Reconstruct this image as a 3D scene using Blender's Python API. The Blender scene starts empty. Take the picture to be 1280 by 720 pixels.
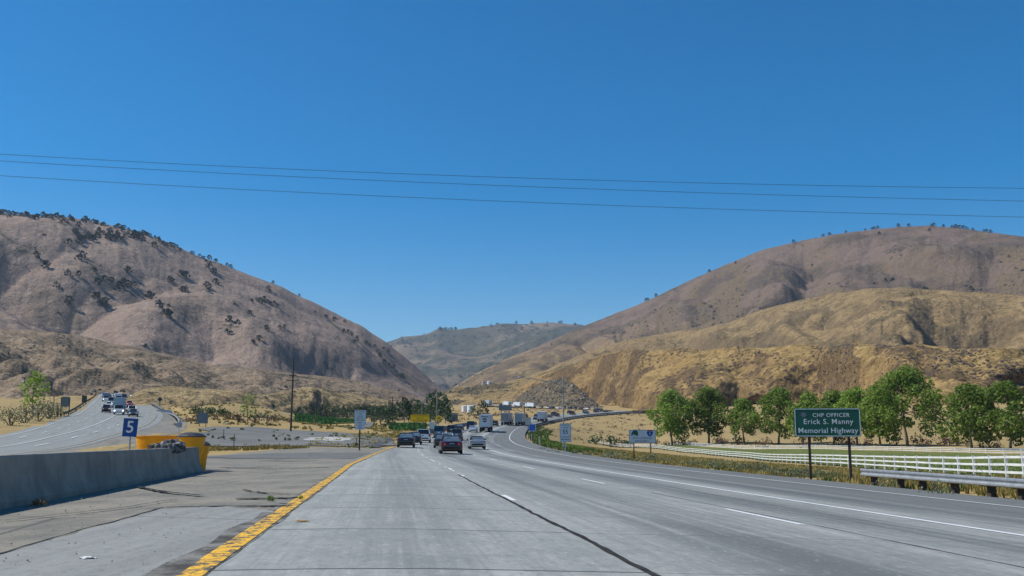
import bpy, math, random
import numpy as np
from mathutils import Vector, Matrix

random.seed(7)
rng = np.random.default_rng(11)
SC = bpy.context.scene
HAZE = 6e-5
COL = SC.collection
F, HOR, HC = 1200.0, 549.0, 1.15          # focal length in photo pixels, horizon row, eye height
TH = math.atan((HOR - 360) / F)
ST, CT = math.sin(TH), math.cos(TH)


def at(u, v, d):
    """World point at depth d (metres ahead) along the sight line of photo pixel (u, v)."""
    a = (u - 640) / F
    b = (360 - v) / F
    t = d / (CT - b * ST)
    return (a * t, d, HC + (ST + b * CT) * t)


def atx(u, d):
    return (u - 640) / F * d / 1.0123


# ------------------------------------------------------------------ noise
_P = np.random.default_rng(3).permutation(256)
_P = np.concatenate([_P, _P, _P])
_A = np.random.default_rng(4).uniform(0, 2 * math.pi, 256)
_GX, _GY = np.cos(_A), np.sin(_A)


def perlin(x, y, seed=0):
    x = np.asarray(x, float) + seed * 37.17
    y = np.asarray(y, float) + seed * 11.73
    xi, yi = np.floor(x).astype(int), np.floor(y).astype(int)
    xf, yf = x - xi, y - yi
    u, v = xf * xf * xf * (xf * (xf * 6 - 15) + 10), yf * yf * yf * (yf * (yf * 6 - 15) + 10)

    def g(ix, iy, fx, fy):
        h = _P[(_P[ix & 255] + iy) & 255]
        return _GX[h] * fx + _GY[h] * fy
    a = g(xi, yi, xf, yf); b = g(xi + 1, yi, xf - 1, yf)
    c = g(xi, yi + 1, xf, yf - 1); d = g(xi + 1, yi + 1, xf - 1, yf - 1)
    return ((a + u * (b - a)) + v * ((c + u * (d - c)) - (a + u * (b - a)))) * 1.5


def fbm(x, y, octv=4, seed=0, gain=.5):
    s, amp = 0, 1.0
    for k in range(octv):
        s = s + amp * perlin(x * 2.03 ** k, y * 2.03 ** k, seed + k)
        amp *= gain
    return s


def ridged(x, y, octv=3, seed=0, gain=.5):
    s, amp, tot = 0, 1.0, 0
    for k in range(octv):
        s = s + amp * (1 - np.abs(perlin(x * 2.1 ** k, y * 2.1 ** k, seed + k)) * 1.6)
        tot += amp
        amp *= gain
    return s / tot


def smooth(t):
    t = np.clip(t, 0, 1)
    return t * t * (3 - 2 * t)


# ------------------------------------------------------------------ materials
def nt(name):
    m = bpy.data.materials.new(name)
    m.use_nodes = True
    t = m.node_tree
    b = t.nodes['Principled BSDF']
    return m, t, b


def N(t, typ, **kw):
    n = t.nodes.new(typ)
    for k, v in kw.items():
        if k.startswith('i_'):
            n.inputs[k[2:].replace('_', ' ')].default_value = v
        else:
            setattr(n, k, v)
    return n


def L(t, a, b):
    t.links.new(a, b)


def rgba(c):
    return (c[0], c[1], c[2], 1)


def math_(t, op, a, b=None, clamp=False):
    n = N(t, 'ShaderNodeMath', operation=op, use_clamp=clamp)
    for i, x in enumerate((a, b)):
        if x is None:
            continue
        if isinstance(x, (int, float)):
            n.inputs[i].default_value = x
        else:
            L(t, x, n.inputs[i])
    return n.outputs[0]


def mix(t, fac, a, b):
    n = N(t, 'ShaderNodeMix', data_type='RGBA')
    for s, x in ((n.inputs[0], fac), (n.inputs[6], a), (n.inputs[7], b)):
        if isinstance(x, (int, float)):
            s.default_value = x
        elif isinstance(x, tuple):
            s.default_value = rgba(x)
        else:
            L(t, x, s)
    return n.outputs[2]


def ramp(t, x, lo, hi):
    n = N(t, 'ShaderNodeMapRange', interpolation_type='SMOOTHSTEP')
    L(t, x, n.inputs[0])
    n.inputs[1].default_value = lo
    n.inputs[2].default_value = hi
    return n.outputs[0]


def noise(t, vec, scale, detail=4, rough=.55, dist=0):
    n = N(t, 'ShaderNodeTexNoise')
    n.inputs['Scale'].default_value = scale
    n.inputs['Detail'].default_value = detail
    n.inputs['Roughness'].default_value = rough
    n.inputs['Distortion'].default_value = dist
    L(t, vec, n.inputs['Vector'])
    return n.outputs['Fac']


def mapping(t, vec, scale=(1, 1, 1), rot=(0, 0, 0)):
    n = N(t, 'ShaderNodeMapping')
    n.inputs['Scale'].default_value = scale
    n.inputs['Rotation'].default_value = rot
    L(t, vec, n.inputs['Vector'])
    return n.outputs[0]


def bump(t, b, h, strength=.3, dist=.1):
    n = N(t, 'ShaderNodeBump')
    n.inputs['Strength'].default_value = strength
    n.inputs['Distance'].default_value = dist
    L(t, h, n.inputs['Height'])
    L(t, n.outputs[0], b.inputs['Normal'])


_mats = {}


def mat(name, c1, c2=None, scale=6.0, rough=.75, metal=0.0, spec=.3, bmp=0.0, coat=0.0, thr=None):
    if name in _mats:
        return _mats[name]
    m, t, b = nt(name)
    _mats[name] = m
    c2 = c2 or tuple(x * .86 for x in c1)
    tc = N(t, 'ShaderNodeTexCoord')
    n = noise(t, tc.outputs['Object'], scale)
    f = ramp(t, n, *(thr or (.35, .65)))
    L(t, mix(t, f, c1, c2), b.inputs['Base Color'])
    b.inputs['Roughness'].default_value = rough
    b.inputs['Metallic'].default_value = metal
    b.inputs['Specular IOR Level'].default_value = spec
    b.inputs['Coat Weight'].default_value = coat
    if bmp:
        bump(t, b, n, bmp, .03)
    return m


def leafmat(name, c1, c2, trans=.25):
    if name in _mats:
        return _mats[name]
    m, t, b = nt(name)
    _mats[name] = m
    g = N(t, 'ShaderNodeNewGeometry')
    oi = N(t, 'ShaderNodeObjectInfo')
    c = mix(t, g.outputs['Random Per Island'], c1, c2)
    hs = N(t, 'ShaderNodeHueSaturation')
    L(t, math_(t, 'ADD', math_(t, 'MULTIPLY', oi.outputs['Random'], .5), .75), hs.inputs['Value'])
    L(t, c, hs.inputs['Color'])
    c = hs.outputs[0]
    L(t, c, b.inputs['Base Color'])
    b.inputs['Roughness'].default_value = .6
    b.inputs['Specular IOR Level'].default_value = .25
    if trans:
        tr = N(t, 'ShaderNodeBsdfTranslucent')
        L(t, c, tr.inputs[0])
        ms = N(t, 'ShaderNodeMixShader')
        ms.inputs[0].default_value = trans
        L(t, b.outputs[0], ms.inputs[1])
        L(t, tr.outputs[0], ms.inputs[2])
        L(t, ms.outputs[0], t.nodes['Material Output'].inputs[0])
    return m


def hillmat(name, g1, g2, soil, scrub, big=1 / 160, dthr=(.55, .66), speck=1 / 7, sthr=.16, smask=(.42, .6),
            high=None, zlo=0, zhi=1, rock=None, patchdir=None, brush=.85, mott=.6):
    m, t, b = nt(name)
    tc = N(t, 'ShaderNodeTexCoord')
    o = tc.outputs['Object']
    geo = N(t, 'ShaderNodeNewGeometry')
    n1 = noise(t, o, big, 6, .6)
    n2 = noise(t, o, big * 5, 6, .62, .4)
    n3 = noise(t, o, .12, 5, .65)
    c = mix(t, ramp(t, n2, .38, .64), g1, g2)
    if high:
        sx = N(t, 'ShaderNodeSeparateXYZ')
        L(t, o, sx.inputs[0])
        zz = math_(t, 'ADD', sx.outputs[2], math_(t, 'MULTIPLY', math_(t, 'SUBTRACT', n1, .5), (zhi - zlo) * 1.2))
        c = mix(t, ramp(t, zz, zlo, zhi), c, mix(t, ramp(t, n2, .35, .65), high, tuple(x * .78 for x in high)))
    # bare soil on the steeper faces
    sz = N(t, 'ShaderNodeSeparateXYZ')
    L(t, geo.outputs['Normal'], sz.inputs[0])
    st = math_(t, 'ADD', sz.outputs[2], math_(t, 'MULTIPLY', math_(t, 'SUBTRACT', n2, .5), .5))
    c = mix(t, math_(t, 'MULTIPLY', ramp(t, st, .86, .62), .75), c, soil)
    # scrub: broad patches and single bushes
    pd = mapping(t, o, patchdir or (1, 1, 1.6))
    n4 = noise(t, pd, big * 2.1, 8, .66, .6)
    c = mix(t, math_(t, 'MULTIPLY', ramp(t, n4, *dthr), .8), c, scrub)
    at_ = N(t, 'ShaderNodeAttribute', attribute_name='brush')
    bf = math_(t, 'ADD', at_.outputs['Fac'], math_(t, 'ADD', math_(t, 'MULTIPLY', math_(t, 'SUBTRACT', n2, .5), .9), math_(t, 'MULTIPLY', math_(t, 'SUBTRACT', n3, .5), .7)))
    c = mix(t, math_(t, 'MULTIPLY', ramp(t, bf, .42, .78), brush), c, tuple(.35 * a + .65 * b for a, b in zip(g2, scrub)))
    c = mix(t, math_(t, 'MULTIPLY', ramp(t, n3, .44, .62), mott), c, tuple(x * .5 for x in g2))
    n5 = noise(t, o, .33, 4, .7)
    c = mix(t, math_(t, 'MULTIPLY', ramp(t, n5, .52, .62), mott * .8), c, tuple(x * .4 for x in g2))
    c = mix(t, math_(t, 'MULTIPLY', ramp(t, n5, .44, .34), .4), c, tuple(min(1, x * 1.25) for x in g1))
    vo = N(t, 'ShaderNodeTexVoronoi')
    vo.inputs['Scale'].default_value = speck
    L(t, o, vo.inputs['Vector'])
    d = math_(t, 'LESS_THAN', vo.outputs['Distance'], math_(t, 'MULTIPLY', ramp(t, n4, *smask), sthr * 2))
    c = mix(t, math_(t, 'MULTIPLY', d, .85), c, scrub)
    if rock:
        v2 = N(t, 'ShaderNodeTexVoronoi')
        v2.inputs['Scale'].default_value = .28
        L(t, o, v2.inputs['Vector'])
        rc = mix(t, ramp(t, noise(t, v2.outputs['Color'], 3, 1), .35, .65), rock, tuple(x * .25 for x in rock))
        c = mix(t, ramp(t, n2, .25, .45), c, rc)
    L(t, c, b.inputs['Base Color'])
    b.inputs['Roughness'].default_value = .95
    b.inputs['Specular IOR Level'].default_value = .05
    hh = math_(t, 'ADD', math_(t, 'ADD', math_(t, 'MULTIPLY', n2, 10), math_(t, 'MULTIPLY', n3, 4.0)), math_(t, 'MULTIPLY', n5, 1.6))
    bump(t, b, hh, .85, 1.0)
    return m


# ------------------------------------------------------------------ mesh helpers
class MB:
    def __init__(s):
        s.v, s.f = [], []

    def add(s, vs, fs):
        o = len(s.v)
        s.v += [tuple(p) for p in vs]
        s.f += [tuple(i + o for i in f) for f in fs]
        return s

    def box(s, c, size, rz=0, rx=0):
        hx, hy, hz = size[0] / 2, size[1] / 2, size[2] / 2
        M = Matrix.Translation(c) @ Matrix.Rotation(rz, 4, 'Z') @ Matrix.Rotation(rx, 4, 'X')
        vs = [M @ Vector((x, y, z)) for x in (-hx, hx) for y in (-hy, hy) for z in (-hz, hz)]
        return s.add(vs, [(0, 1, 3, 2), (4, 6, 7, 5), (0, 4, 5, 1), (2, 3, 7, 6), (0, 2, 6, 4), (1, 5, 7, 3)])

    def loft(s, rings, caps=True, close=True):
        n = len(rings[0])
        vs = [p for r in rings for p in r]
        fs = []
        for i in range(len(rings) - 1):
            for j in range(n if close else n - 1):
                k = (j + 1) % n
                fs.append((i * n + j, i * n + k, (i + 1) * n + k, (i + 1) * n + j))
        if caps:
            fs.append(tuple(range(n))[::-1])
            fs.append(tuple((len(rings) - 1) * n + j for j in range(n)))
        return s.add(vs, fs)

    def tube(s, pts, rad, n=8, caps=True):
        pts = [Vector(p) for p in pts]
        rad = rad if isinstance(rad, (list, tuple)) else [rad] * len(pts)
        rings = []
        for i, p in enumerate(pts):
            d = (pts[min(i + 1, len(pts) - 1)] - pts[max(i - 1, 0)]).normalized()
            ref = Vector((1, 0, 0)) if abs(d.x) < .8 else Vector((0, 1, 0))
            a = d.cross(ref).normalized()
            b = d.cross(a)
            rings.append([p + (a * math.cos(q) + b * math.sin(q)) * rad[i] for q in [2 * math.pi * k / n for k in range(n)]])
        return s.loft(rings, caps)

    def prism(s, poly, y0, y1):
        """poly in (x, z), extruded from y0 to y1"""
        n = len(poly)
        return s.loft([[(x, y0, z) for x, z in poly], [(x, y1, z) for x, z in poly]])

    def build(s, name, m, parent=None, smooth_=None):
        me = bpy.data.meshes.new(name)
        me.from_pydata(s.v, [], s.f)
        me.update()
        import bmesh
        bm = bmesh.new(); bm.from_mesh(me)
        bmesh.ops.recalc_face_normals(bm, faces=bm.faces)
        bm.to_mesh(me); bm.free()
        return link(name, me, m, parent, smooth_)


def link(name, me, m, parent=None, smooth_=None):
    if m is not None:
        me.materials.append(m)
    if smooth_:
        me.polygons.foreach_set('use_smooth', [True] * len(me.polygons))
        if smooth_ is not True:
            me.set_sharp_from_angle(angle=math.radians(smooth_))
    o = bpy.data.objects.new(name, me)
    COL.objects.link(o)
    if parent is not None:
        o.parent = parent
    return o


def npmesh(name, V, Fq, m, parent=None, smooth_=None, uv=None):
    """mesh from numpy vertex and quad arrays; uv is per vertex"""
    me = bpy.data.meshes.new(name)
    V = np.asarray(V, np.float32); Fq = np.asarray(Fq, np.int32)
    k = Fq.shape[1]
    me.vertices.add(len(V)); me.vertices.foreach_set('co', V.ravel())
    me.loops.add(Fq.size); me.loops.foreach_set('vertex_index', Fq.ravel())
    me.polygons.add(len(Fq)); me.polygons.foreach_set('loop_start', np.arange(0, Fq.size, k, dtype=np.int32))
    me.update(calc_edges=True)
    if uv is not None:
        l = me.uv_layers.new(name='UVMap')
        l.data.foreach_set('uv', np.asarray(uv, np.float32)[Fq.ravel()].ravel())
    me.validate()
    if not smooth_:
        me.polygons.foreach_set('use_smooth', [False] * len(me.polygons))
    return link(name, me, m, parent, smooth_)


def gridfaces(nr, nc, wrap=False):
    i, j = np.meshgrid(np.arange(nr - 1), np.arange(nc if wrap else nc - 1), indexing='ij')
    k = (j + 1) % nc
    return np.stack([i * nc + j, i * nc + k, (i + 1) * nc + k, (i + 1) * nc + j], -1).reshape(-1, 4)


def tag(o, label=None, cat=None, group=None, kind=None):
    if label: o['label'] = label
    if cat: o['category'] = cat
    if group: o['group'] = group
    if kind: o['kind'] = kind
    return o


def thing(name, label, cat, loc=(0, 0, 0), rz=0, group=None, rx=0):
    o = bpy.data.objects.new(name, None)
    COL.objects.link(o)
    o.location = loc
    o.rotation_euler = (rx, 0, rz)
    return tag(o, label, cat, group)


def kids(o):
    return [c for c in bpy.data.objects if c.parent == o]


def dup(root, tree, loc, rz=0, rx=0, scale=None, label=None, group=None):
    """copy of a thing; tree = [(child, [grandchildren])] gathered once"""
    r = root.copy(); COL.objects.link(r)
    r.location = loc; r.rotation_euler = (rx, 0, rz)
    if scale: r.scale = scale
    if label: r['label'] = label
    if group: r['group'] = group
    for ch, gs in tree:
        c = ch.copy(); COL.objects.link(c); c.parent = r
        for g in gs:
            d = g.copy(); COL.objects.link(d); d.parent = c
    return r


def tree_of(root):
    return [(c, list(c.children)) for c in root.children]


def text(body, size, m, parent, loc, bold=.0, spacing=1.0, rx=math.pi / 2, ext=.002, name='lettering', xs=1.0):
    cu = bpy.data.curves.new(name, 'FONT')
    cu.body = body; cu.size = size; cu.align_x = 'CENTER'; cu.align_y = 'CENTER'
    cu.extrude = ext; cu.offset = bold * .25; cu.space_character = spacing
    cu.resolution_u = 3
    cu.materials.append(m)
    tmp = bpy.data.objects.new(name, cu)
    COL.objects.link(tmp)
    me = bpy.data.meshes.new_from_object(tmp)
    bpy.data.objects.remove(tmp)
    o = bpy.data.objects.new(name, me)
    COL.objects.link(o)
    o.parent = parent; o.location = loc; o.rotation_euler = (rx, 0, 0); o.scale = (xs, 1, 1)
    return o


def catmull(P, n=12):
    P = np.asarray(P, float)
    P = np.vstack([2 * P[0] - P[1], P, 2 * P[-1] - P[-2]])
    out = []
    for i in range(1, len(P) - 2):
        p0, p1, p2, p3 = P[i - 1], P[i], P[i + 1], P[i + 2]
        # chordal (centripetal) tangents keep uneven spacing from overshooting
        d0, d1, d2 = [max(np.linalg.norm((b - a)[:2]), 1e-6) for a, b in ((p0, p1), (p1, p2), (p2, p3))]
        m1 = ((p1 - p0) / d0 * d1 + (p2 - p1) / d1 * d0) / (d0 + d1) * d1
        m2 = ((p2 - p1) / d1 * d2 + (p3 - p2) / d2 * d1) / (d1 + d2) * d1
        for k in range(n):
            s = k / n
            out.append((2 * s ** 3 - 3 * s ** 2 + 1) * p1 + (s ** 3 - 2 * s ** 2 + s) * m1 + (-2 * s ** 3 + 3 * s ** 2) * p2 + (s ** 3 - s ** 2) * m2)
    out.append(P[-2])
    return np.array(out)


# ------------------------------------------------------------------ the southbound road
# plan of its right edge line (cross coordinate w = 16) and its height at w = 0
_zy = [(-60, 0), (30, 0), (60, .03), (90, .23), (120, .58), (150, 1.08), (190, 2.03), (228, 3.14), (270, 4.43), (320, 5.98), (400, 8.6), (450, 11.3), (500, 14.1), (550, 16.6), (570, 17.45)]
_pl = [(-40, 21.2), (0, 16.1), (40, 11.0), (84, 5.4), (110, 2.9), (130, 1.4), (156, .1), (185, -.5), (205, -.4), (239, .2), (300, 2.6), (325, 4.6), (375, 9.5), (415, 15.3), (445, 22.5), (490, 36.5), (530, 52), (570, 69)]
E_ = [(x, y, float(np.interp(y, *zip(*_zy)))) for y, x in _pl]
E_ += [(78, 597, 18.3), (79, 622, 19.4), (70, 652, 20.6), (50, 692, 22.4), (15, 752, 25.5), (-15, 832, 30.5), (-23, 866, 32.5)]
SB = catmull(E_, 16)
_d = np.diff(SB[:, :2], axis=0)
SBs = np.concatenate([[0], np.cumsum(np.hypot(_d[:, 0], _d[:, 1]))])
_s2 = np.arange(0, SBs[-1], 1.5)
SB = np.stack([np.interp(_s2, SBs, SB[:, k]) for k in range(3)], 1)
SBs = _s2
_k = np.ones(9) / 9
for k in range(3):
    SB[4:-4, k] = np.convolve(SB[:, k], _k, 'valid')
SBt = np.gradient(SB[:, :2], axis=0)
SBt /= np.linalg.norm(SBt, axis=1)[:, None]
SBn = np.stack([SBt[:, 1], -SBt[:, 0]], 1)          # to the right
I0 = int(np.argmin(np.abs(SB[:, 1])))               # sample abreast of the camera
UP0 = int(np.argmin(np.abs(SB[:, 1] - 600)))        # where the road turns back to the left


def sb(i, w):
    """point(s) on the road at sample i, cross coordinate w"""
    i = np.asarray(i, float)
    f = np.clip(i, 0, len(SB) - 1.001)
    a = f.astype(int); q = (f - a)[..., None]
    p = SB[a] * (1 - q) + SB[a + 1] * q
    n = SBn[a] * (1 - q) + SBn[a + 1] * q
    w = np.asarray(w, float)
    xy = p[..., :2] + n * (w - 16)[..., None]
    z = p[..., 2] - .035 * np.maximum(w, 0)
    return np.concatenate([xy, z[..., None]], -1)


def sb_from(u, y, up=False):
    """sample and cross coordinate of the road point at depth y seen in photo column u"""
    x = atx(u, y)
    rg = range(UP0 + 20, len(SB)) if up else range(0, UP0 + 4)
    best = min(rg, key=lambda i: (SBt[i] @ (np.array([x, y]) - SB[i, :2])) ** 2 + (0 if abs(SBn[i] @ (np.array([x, y]) - SB[i, :2])) < 30 else 1e6))
    w = 16 + SBn[best] @ (np.array([x, y]) - SB[best, :2])
    return best, w


def w_yellow(i):
    y = sb(i, np.zeros_like(np.asarray(i, float)))[..., 1]
    return np.interp(y, [44, 67, 105, 150], [-1.62, -.8, .35, .9])


def w_solid(i):
    return np.interp(SB[np.clip(np.asarray(i).astype(int), 0, len(SB) - 1), 1], [80, 200], [10.0, 10.8])


# the northbound road: right and left pavement edges
NR = [at(*q) for q in [(-420, 600, 42), (-120, 582, 60), (40, 567, 77), (94, 559, 87), (148, 545, 108), (175, 538, 125), (192, 532, 145), (203, 523, 180), (201, 515, 225), (185, 505.5, 280), (166, 498, 345), (151, 492.5, 420)]]
NL = [at(*q) for q in [(-640, 600, 44), (-370, 580, 63), (-200, 566, 80), (-80, 557.5, 92), (-5, 545, 112), (25, 538, 130), (45, 532, 150), (80, 520.5, 190), (93, 515, 235), (107, 505.5, 287), (118, 498.3, 350), (124, 492.5, 425)]]
NRc, NLc = catmull(NR, 14), catmull(NL, 14)


def nb_from(u, y):
    x = atx(u, y)
    i = int(np.argmin(np.abs((NRc[:, 1] + NLc[:, 1]) / 2 - y)))
    a, b = NLc[i], NRc[i]
    f = np.clip((x - a[0]) / (b[0] - a[0]), 0, 1)
    p = a * (1 - f) + b * f
    j = min(i + 2, len(NRc) - 1)
    dt = (NRc[j] + NLc[j] - NRc[i - 2] - NLc[i - 2])
    return p, math.atan2(dt[0], -dt[1]), dt          # heading towards the camera


# ------------------------------------------------------------------ terrain height
ctl = []
for q in [(250, 575, 53), (250, 562, 92), (430, 560, 95), (250, 548, 120), (300, 545, 130), (430, 548, 120), (360, 540, 156), (480, 547, 140), (470, 537, 190),
          (320, 532, 172), (330, 522, 205), (250, 527, 160), (400, 532, 200), (400, 535, 240), (400, 525, 400), (500, 535, 250), (500, 527, 380), (445, 529, 300),
          (450, 523, 480), (520, 523, 500), (560, 527, 400), (580, 520, 500), (10, 533, 140), (30, 527, 165), (62, 518, 200), (76, 512, 250), (96, 501, 310), (-150, 545, 110), (-300, 556, 85),
          (100, 561, 72), (160, 556, 84), (215, 541, 112), (222, 531, 150), (215, 517, 200), (220, 512, 260), (240, 518, 215), (190, 500, 300), (260, 508, 300), (330, 508, 320),
          (1235, 599, 54), (1320, 606, 40), (1036, 582, 110), (941, 575, 175), (850, 566, 260), (765, 556, 320), (1240, 569.5, 192), (1000, 562.6, 240), (830, 556, 310),
          (1135, 558, 240), (840, 556, 300), (960, 557, 280), (1220, 560, 215), (1400, 565, 180), (372, 531, 305), (445, 531, 300), (372, 525, 430), (446, 525, 430), (380, 535.5, 240), (440, 536, 235), (1240, 547, 300), (1000, 544, 360), (850, 541, 400), (700, 551, 300), (740, 551, 335),
          (690, 556, 230), (780, 541, 400), (800, 519, 590), (900, 531, 380), (900, 516, 520), (1100, 526, 350), (1240, 526, 330), (1100, 506, 480), (1240, 506, 420), (1400, 520, 330),
          (850, 509, 660), (600, 517, 600), (590, 520, 450), (560, 511, 800), (700, 507, 800), (690, 522, 440), (640, 518, 520)]:
    ctl.append(at(*q))
ctl += [(-9, 10, -.06), (-11, 25, -.06), (-12, 40, -.05), (-14, 55, -.03), (-24, 60, .0), (-33, 70, .05), (-16, 78, .1), (-18, 20, -.3), (-22, 40, -.15), (-6, 5, -.06), (22, 8, -.9), (24, 25, -1.0), (-25, 5, -.4)]
for i in np.unique(np.concatenate([np.arange(I0 + 3, I0 + 60, 8), np.arange(I0 + 60, len(SB), 22)])):
    if SB[i, 1] > 4:
        ctl.append(tuple(sb(i, 19.4) - np.array([0, 0, .12])))
        if SB[i, 1] > 90:
            ctl.append(tuple(sb(i, w_yellow(i) - 1.5) - np.array([0, 0, .1])))
for i in range(14, len(NRc), 9):
    for P in (NRc, NLc):
        ctl.append(tuple(P[i] - np.array([0, 0, .12])))
    ctl.append(tuple(NRc[i] + (NRc - NLc)[i] / np.linalg.norm((NRc - NLc)[i][:2]) * 7 - np.array([0, 0, .45])))
for r_, zl, zr in ((30, -.5, -1.2), (100, 0, -2.2), (300, 6, 1), (800, 25, 25)):
    ctl.append((-r_ * math.sin(1.15), r_ * math.cos(1.15), zl))
    ctl.append((r_ * math.sin(1.15), r_ * math.cos(1.15), zr))
for a_ in (-.5, -.3, -.1, .05, .2, .35, .5):
    ctl.append((1400 * math.sin(a_), 1400 * math.cos(a_), 40.0))
ctl = np.array(ctl)


def _lp(x, y):
    return np.arctan2(x, y) * 2.2, np.log(np.maximum(np.hypot(x, y), 1e-3))


_cx, _cy = _lp(ctl[:, 0], ctl[:, 1])
_keep = []
for i in range(len(_cx)):
    if all((_cx[i] - _cx[j]) ** 2 + (_cy[i] - _cy[j]) ** 2 > 4e-4 for j in _keep):
        _keep.append(i)
ctl, _cx, _cy = ctl[_keep], _cx[_keep], _cy[_keep]
# fit height over distance (an angle) so that near and far ground weigh alike
_rng = np.hypot(ctl[:, 0], ctl[:, 1])
_val = ctl[:, 2] / _rng


def _tps(d2):
    return .5 * d2 * np.log(d2 + 1e-12)


_n = len(_cx)
_K = _tps((_cx[:, None] - _cx) ** 2 + (_cy[:, None] - _cy) ** 2) + np.eye(_n) * 4e-3
_Pm = np.stack([np.ones(_n), _cx, _cy], 1)
_sol = np.linalg.solve(np.block([[_K, _Pm], [_Pm.T, np.zeros((3, 3))]]), np.concatenate([_val, np.zeros(3)]))

_cl = np.arange(0, len(SB), 3)
_SBc = SB[_cl]
_NBc = (NRc + NLc) / 2
_NBh = np.linalg.norm((NRc - NLc)[:, :2], axis=1) / 2


def Gf(x, y, roads=True):
    x = np.atleast_1d(np.asarray(x, float)); y = np.atleast_1d(np.asarray(y, float))
    out = np.zeros_like(x)
    for k in range(0, len(x), 20000):
        X, Y = x[k:k + 20000], y[k:k + 20000]
        r = np.hypot(X, Y)
        px, py = _lp(X, Y)
        q = np.clip(px, -2.7, 2.7); p = np.clip(py, math.log(7), math.log(1500))
        v = _tps((q[:, None] - _cx) ** 2 + (p[:, None] - _cy) ** 2) @ _sol[:_n] + _sol[_n] + _sol[_n + 1] * q + _sol[_n + 2] * p
        z = np.clip(v * np.minimum(r, 1500), -3.5, 60)
        side = smooth((np.abs(px) - 2.5) / 1.0)
        z = z * (1 - side)
        near = smooth((r - 5) / 8)
        z = z * near + (1 - near) * -.12
        z = z + perlin(X / 9, Y / 9, 5) * .06 * smooth((r - 60) / 90) + fbm(X / 40, Y / 40, 3, 9) * .5 * smooth((r - 110) / 200)
        if roads:
            m = r < 1300
            if m.any():
                XX, YY = X[m], Y[m]
                d2 = (XX[:, None] - _SBc[:, 0]) ** 2 + (YY[:, None] - _SBc[:, 1]) ** 2
                # distance to the middle of the pavement rather than to its edge line
                mid = _SBc[:, :2] + SBn[_cl] * (9 - 16)
                d2 = (XX[:, None] - mid[:, 0]) ** 2 + (YY[:, None] - mid[:, 1]) ** 2
                j = np.argmin(d2, 1)
                i = _cl[j]
                w = 16 + (XX - SB[i, 0]) * SBn[i, 0] + (YY - SB[i, 1]) * SBn[i, 1]
                zr = SB[i, 2] - .035 * np.maximum(w, 0)
                lo = zr - .09 - .0012 * r[m]
                inside = (np.abs(w - 9.2) < 11.0 + .006 * r[m]) & (d2[np.arange(len(j)), j] < 220)
                zz = z[m]
                zz = np.where(inside, lo, zz)
                # soft shoulder: the land may not stand above the pavement right beside it
                near_ = (np.abs(w - 9.2) < 17) & ~inside & (d2[np.arange(len(j)), j] < 420)
                zz = np.where(near_, np.minimum(zz, lo + .02 + (np.abs(w - 9.2) - 11) * .25 + .001 * r[m]), zz)
                d2 = (XX[:, None] - _NBc[:, 0]) ** 2 + (YY[:, None] - _NBc[:, 1]) ** 2
                j = np.argmin(d2, 1)
                dd = np.sqrt(d2[np.arange(len(j)), j])
                a = NRc[j] - NLc[j]
                f = ((XX - NLc[j, 0]) * a[:, 0] + (YY - NLc[j, 1]) * a[:, 1]) / (a[:, 0] ** 2 + a[:, 1] ** 2)
                zn = NLc[j, 2] + np.clip(f, -.1, 1.1) * a[:, 2] - .1 - .0012 * r[m]
                zz = np.where((dd < _NBh[j] + 1 + .006 * r[m]), zn, zz)
                z[m] = zz
        out[k:k + 20000] = z
    return out


def G1(x, y):
    return float(Gf([x], [y])[0])


def gpt(u, d):
    x = atx(u, d)
    return (x, d, G1(x, d))

# ------------------------------------------------------------------ surface materials


def ground_mat():
    m, t, b = nt('dry_ground')
    tc = N(t, 'ShaderNodeTexCoord'); o = tc.outputs['Object']
    n1 = noise(t, o, .05, 6, .6); n2 = noise(t, o, .5, 6, .65); n3 = noise(t, o, 6, 4, .7)
    c = mix(t, ramp(t, n1, .4, .6), (.33, .245, .12), (.25, .19, .10))
    c = mix(t, ramp(t, n2, .35, .7), c, (.38, .275, .105))
    c = mix(t, math_(t, 'MULTIPLY', ramp(t, n2, .62, .72), .7), c, (.085, .085, .04))
    c = mix(t, math_(t, 'MULTIPLY', ramp(t, n3, .5, .7), .4), c, (.13, .10, .07))
    L(t, c, b.inputs['Base Color'])
    b.inputs['Roughness'].default_value = .95; b.inputs['Specular IOR Level'].default_value = .08
    bump(t, b, math_(t, 'ADD', n3, math_(t, 'MULTIPLY', n2, 4)), .5, .12)
    return m


def patch_mat(name, c1, c2, c3, s=.3, spec=.1):
    m, t, b = nt(name)
    tc = N(t, 'ShaderNodeTexCoord'); o = tc.outputs['Object']
    n1 = noise(t, o, s, 6, .65); n2 = noise(t, o, s * 9, 5, .7)
    c = mix(t, ramp(t, n1, .38, .62), c1, c2)
    c = mix(t, math_(t, 'MULTIPLY', ramp(t, n2, .5, .7), .6), c, c3)
    L(t, c, b.inputs['Base Color'])
    b.inputs['Roughness'].default_value = .9; b.inputs['Specular IOR Level'].default_value = spec
    bump(t, b, n2, .4, .05)
    return m


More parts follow.
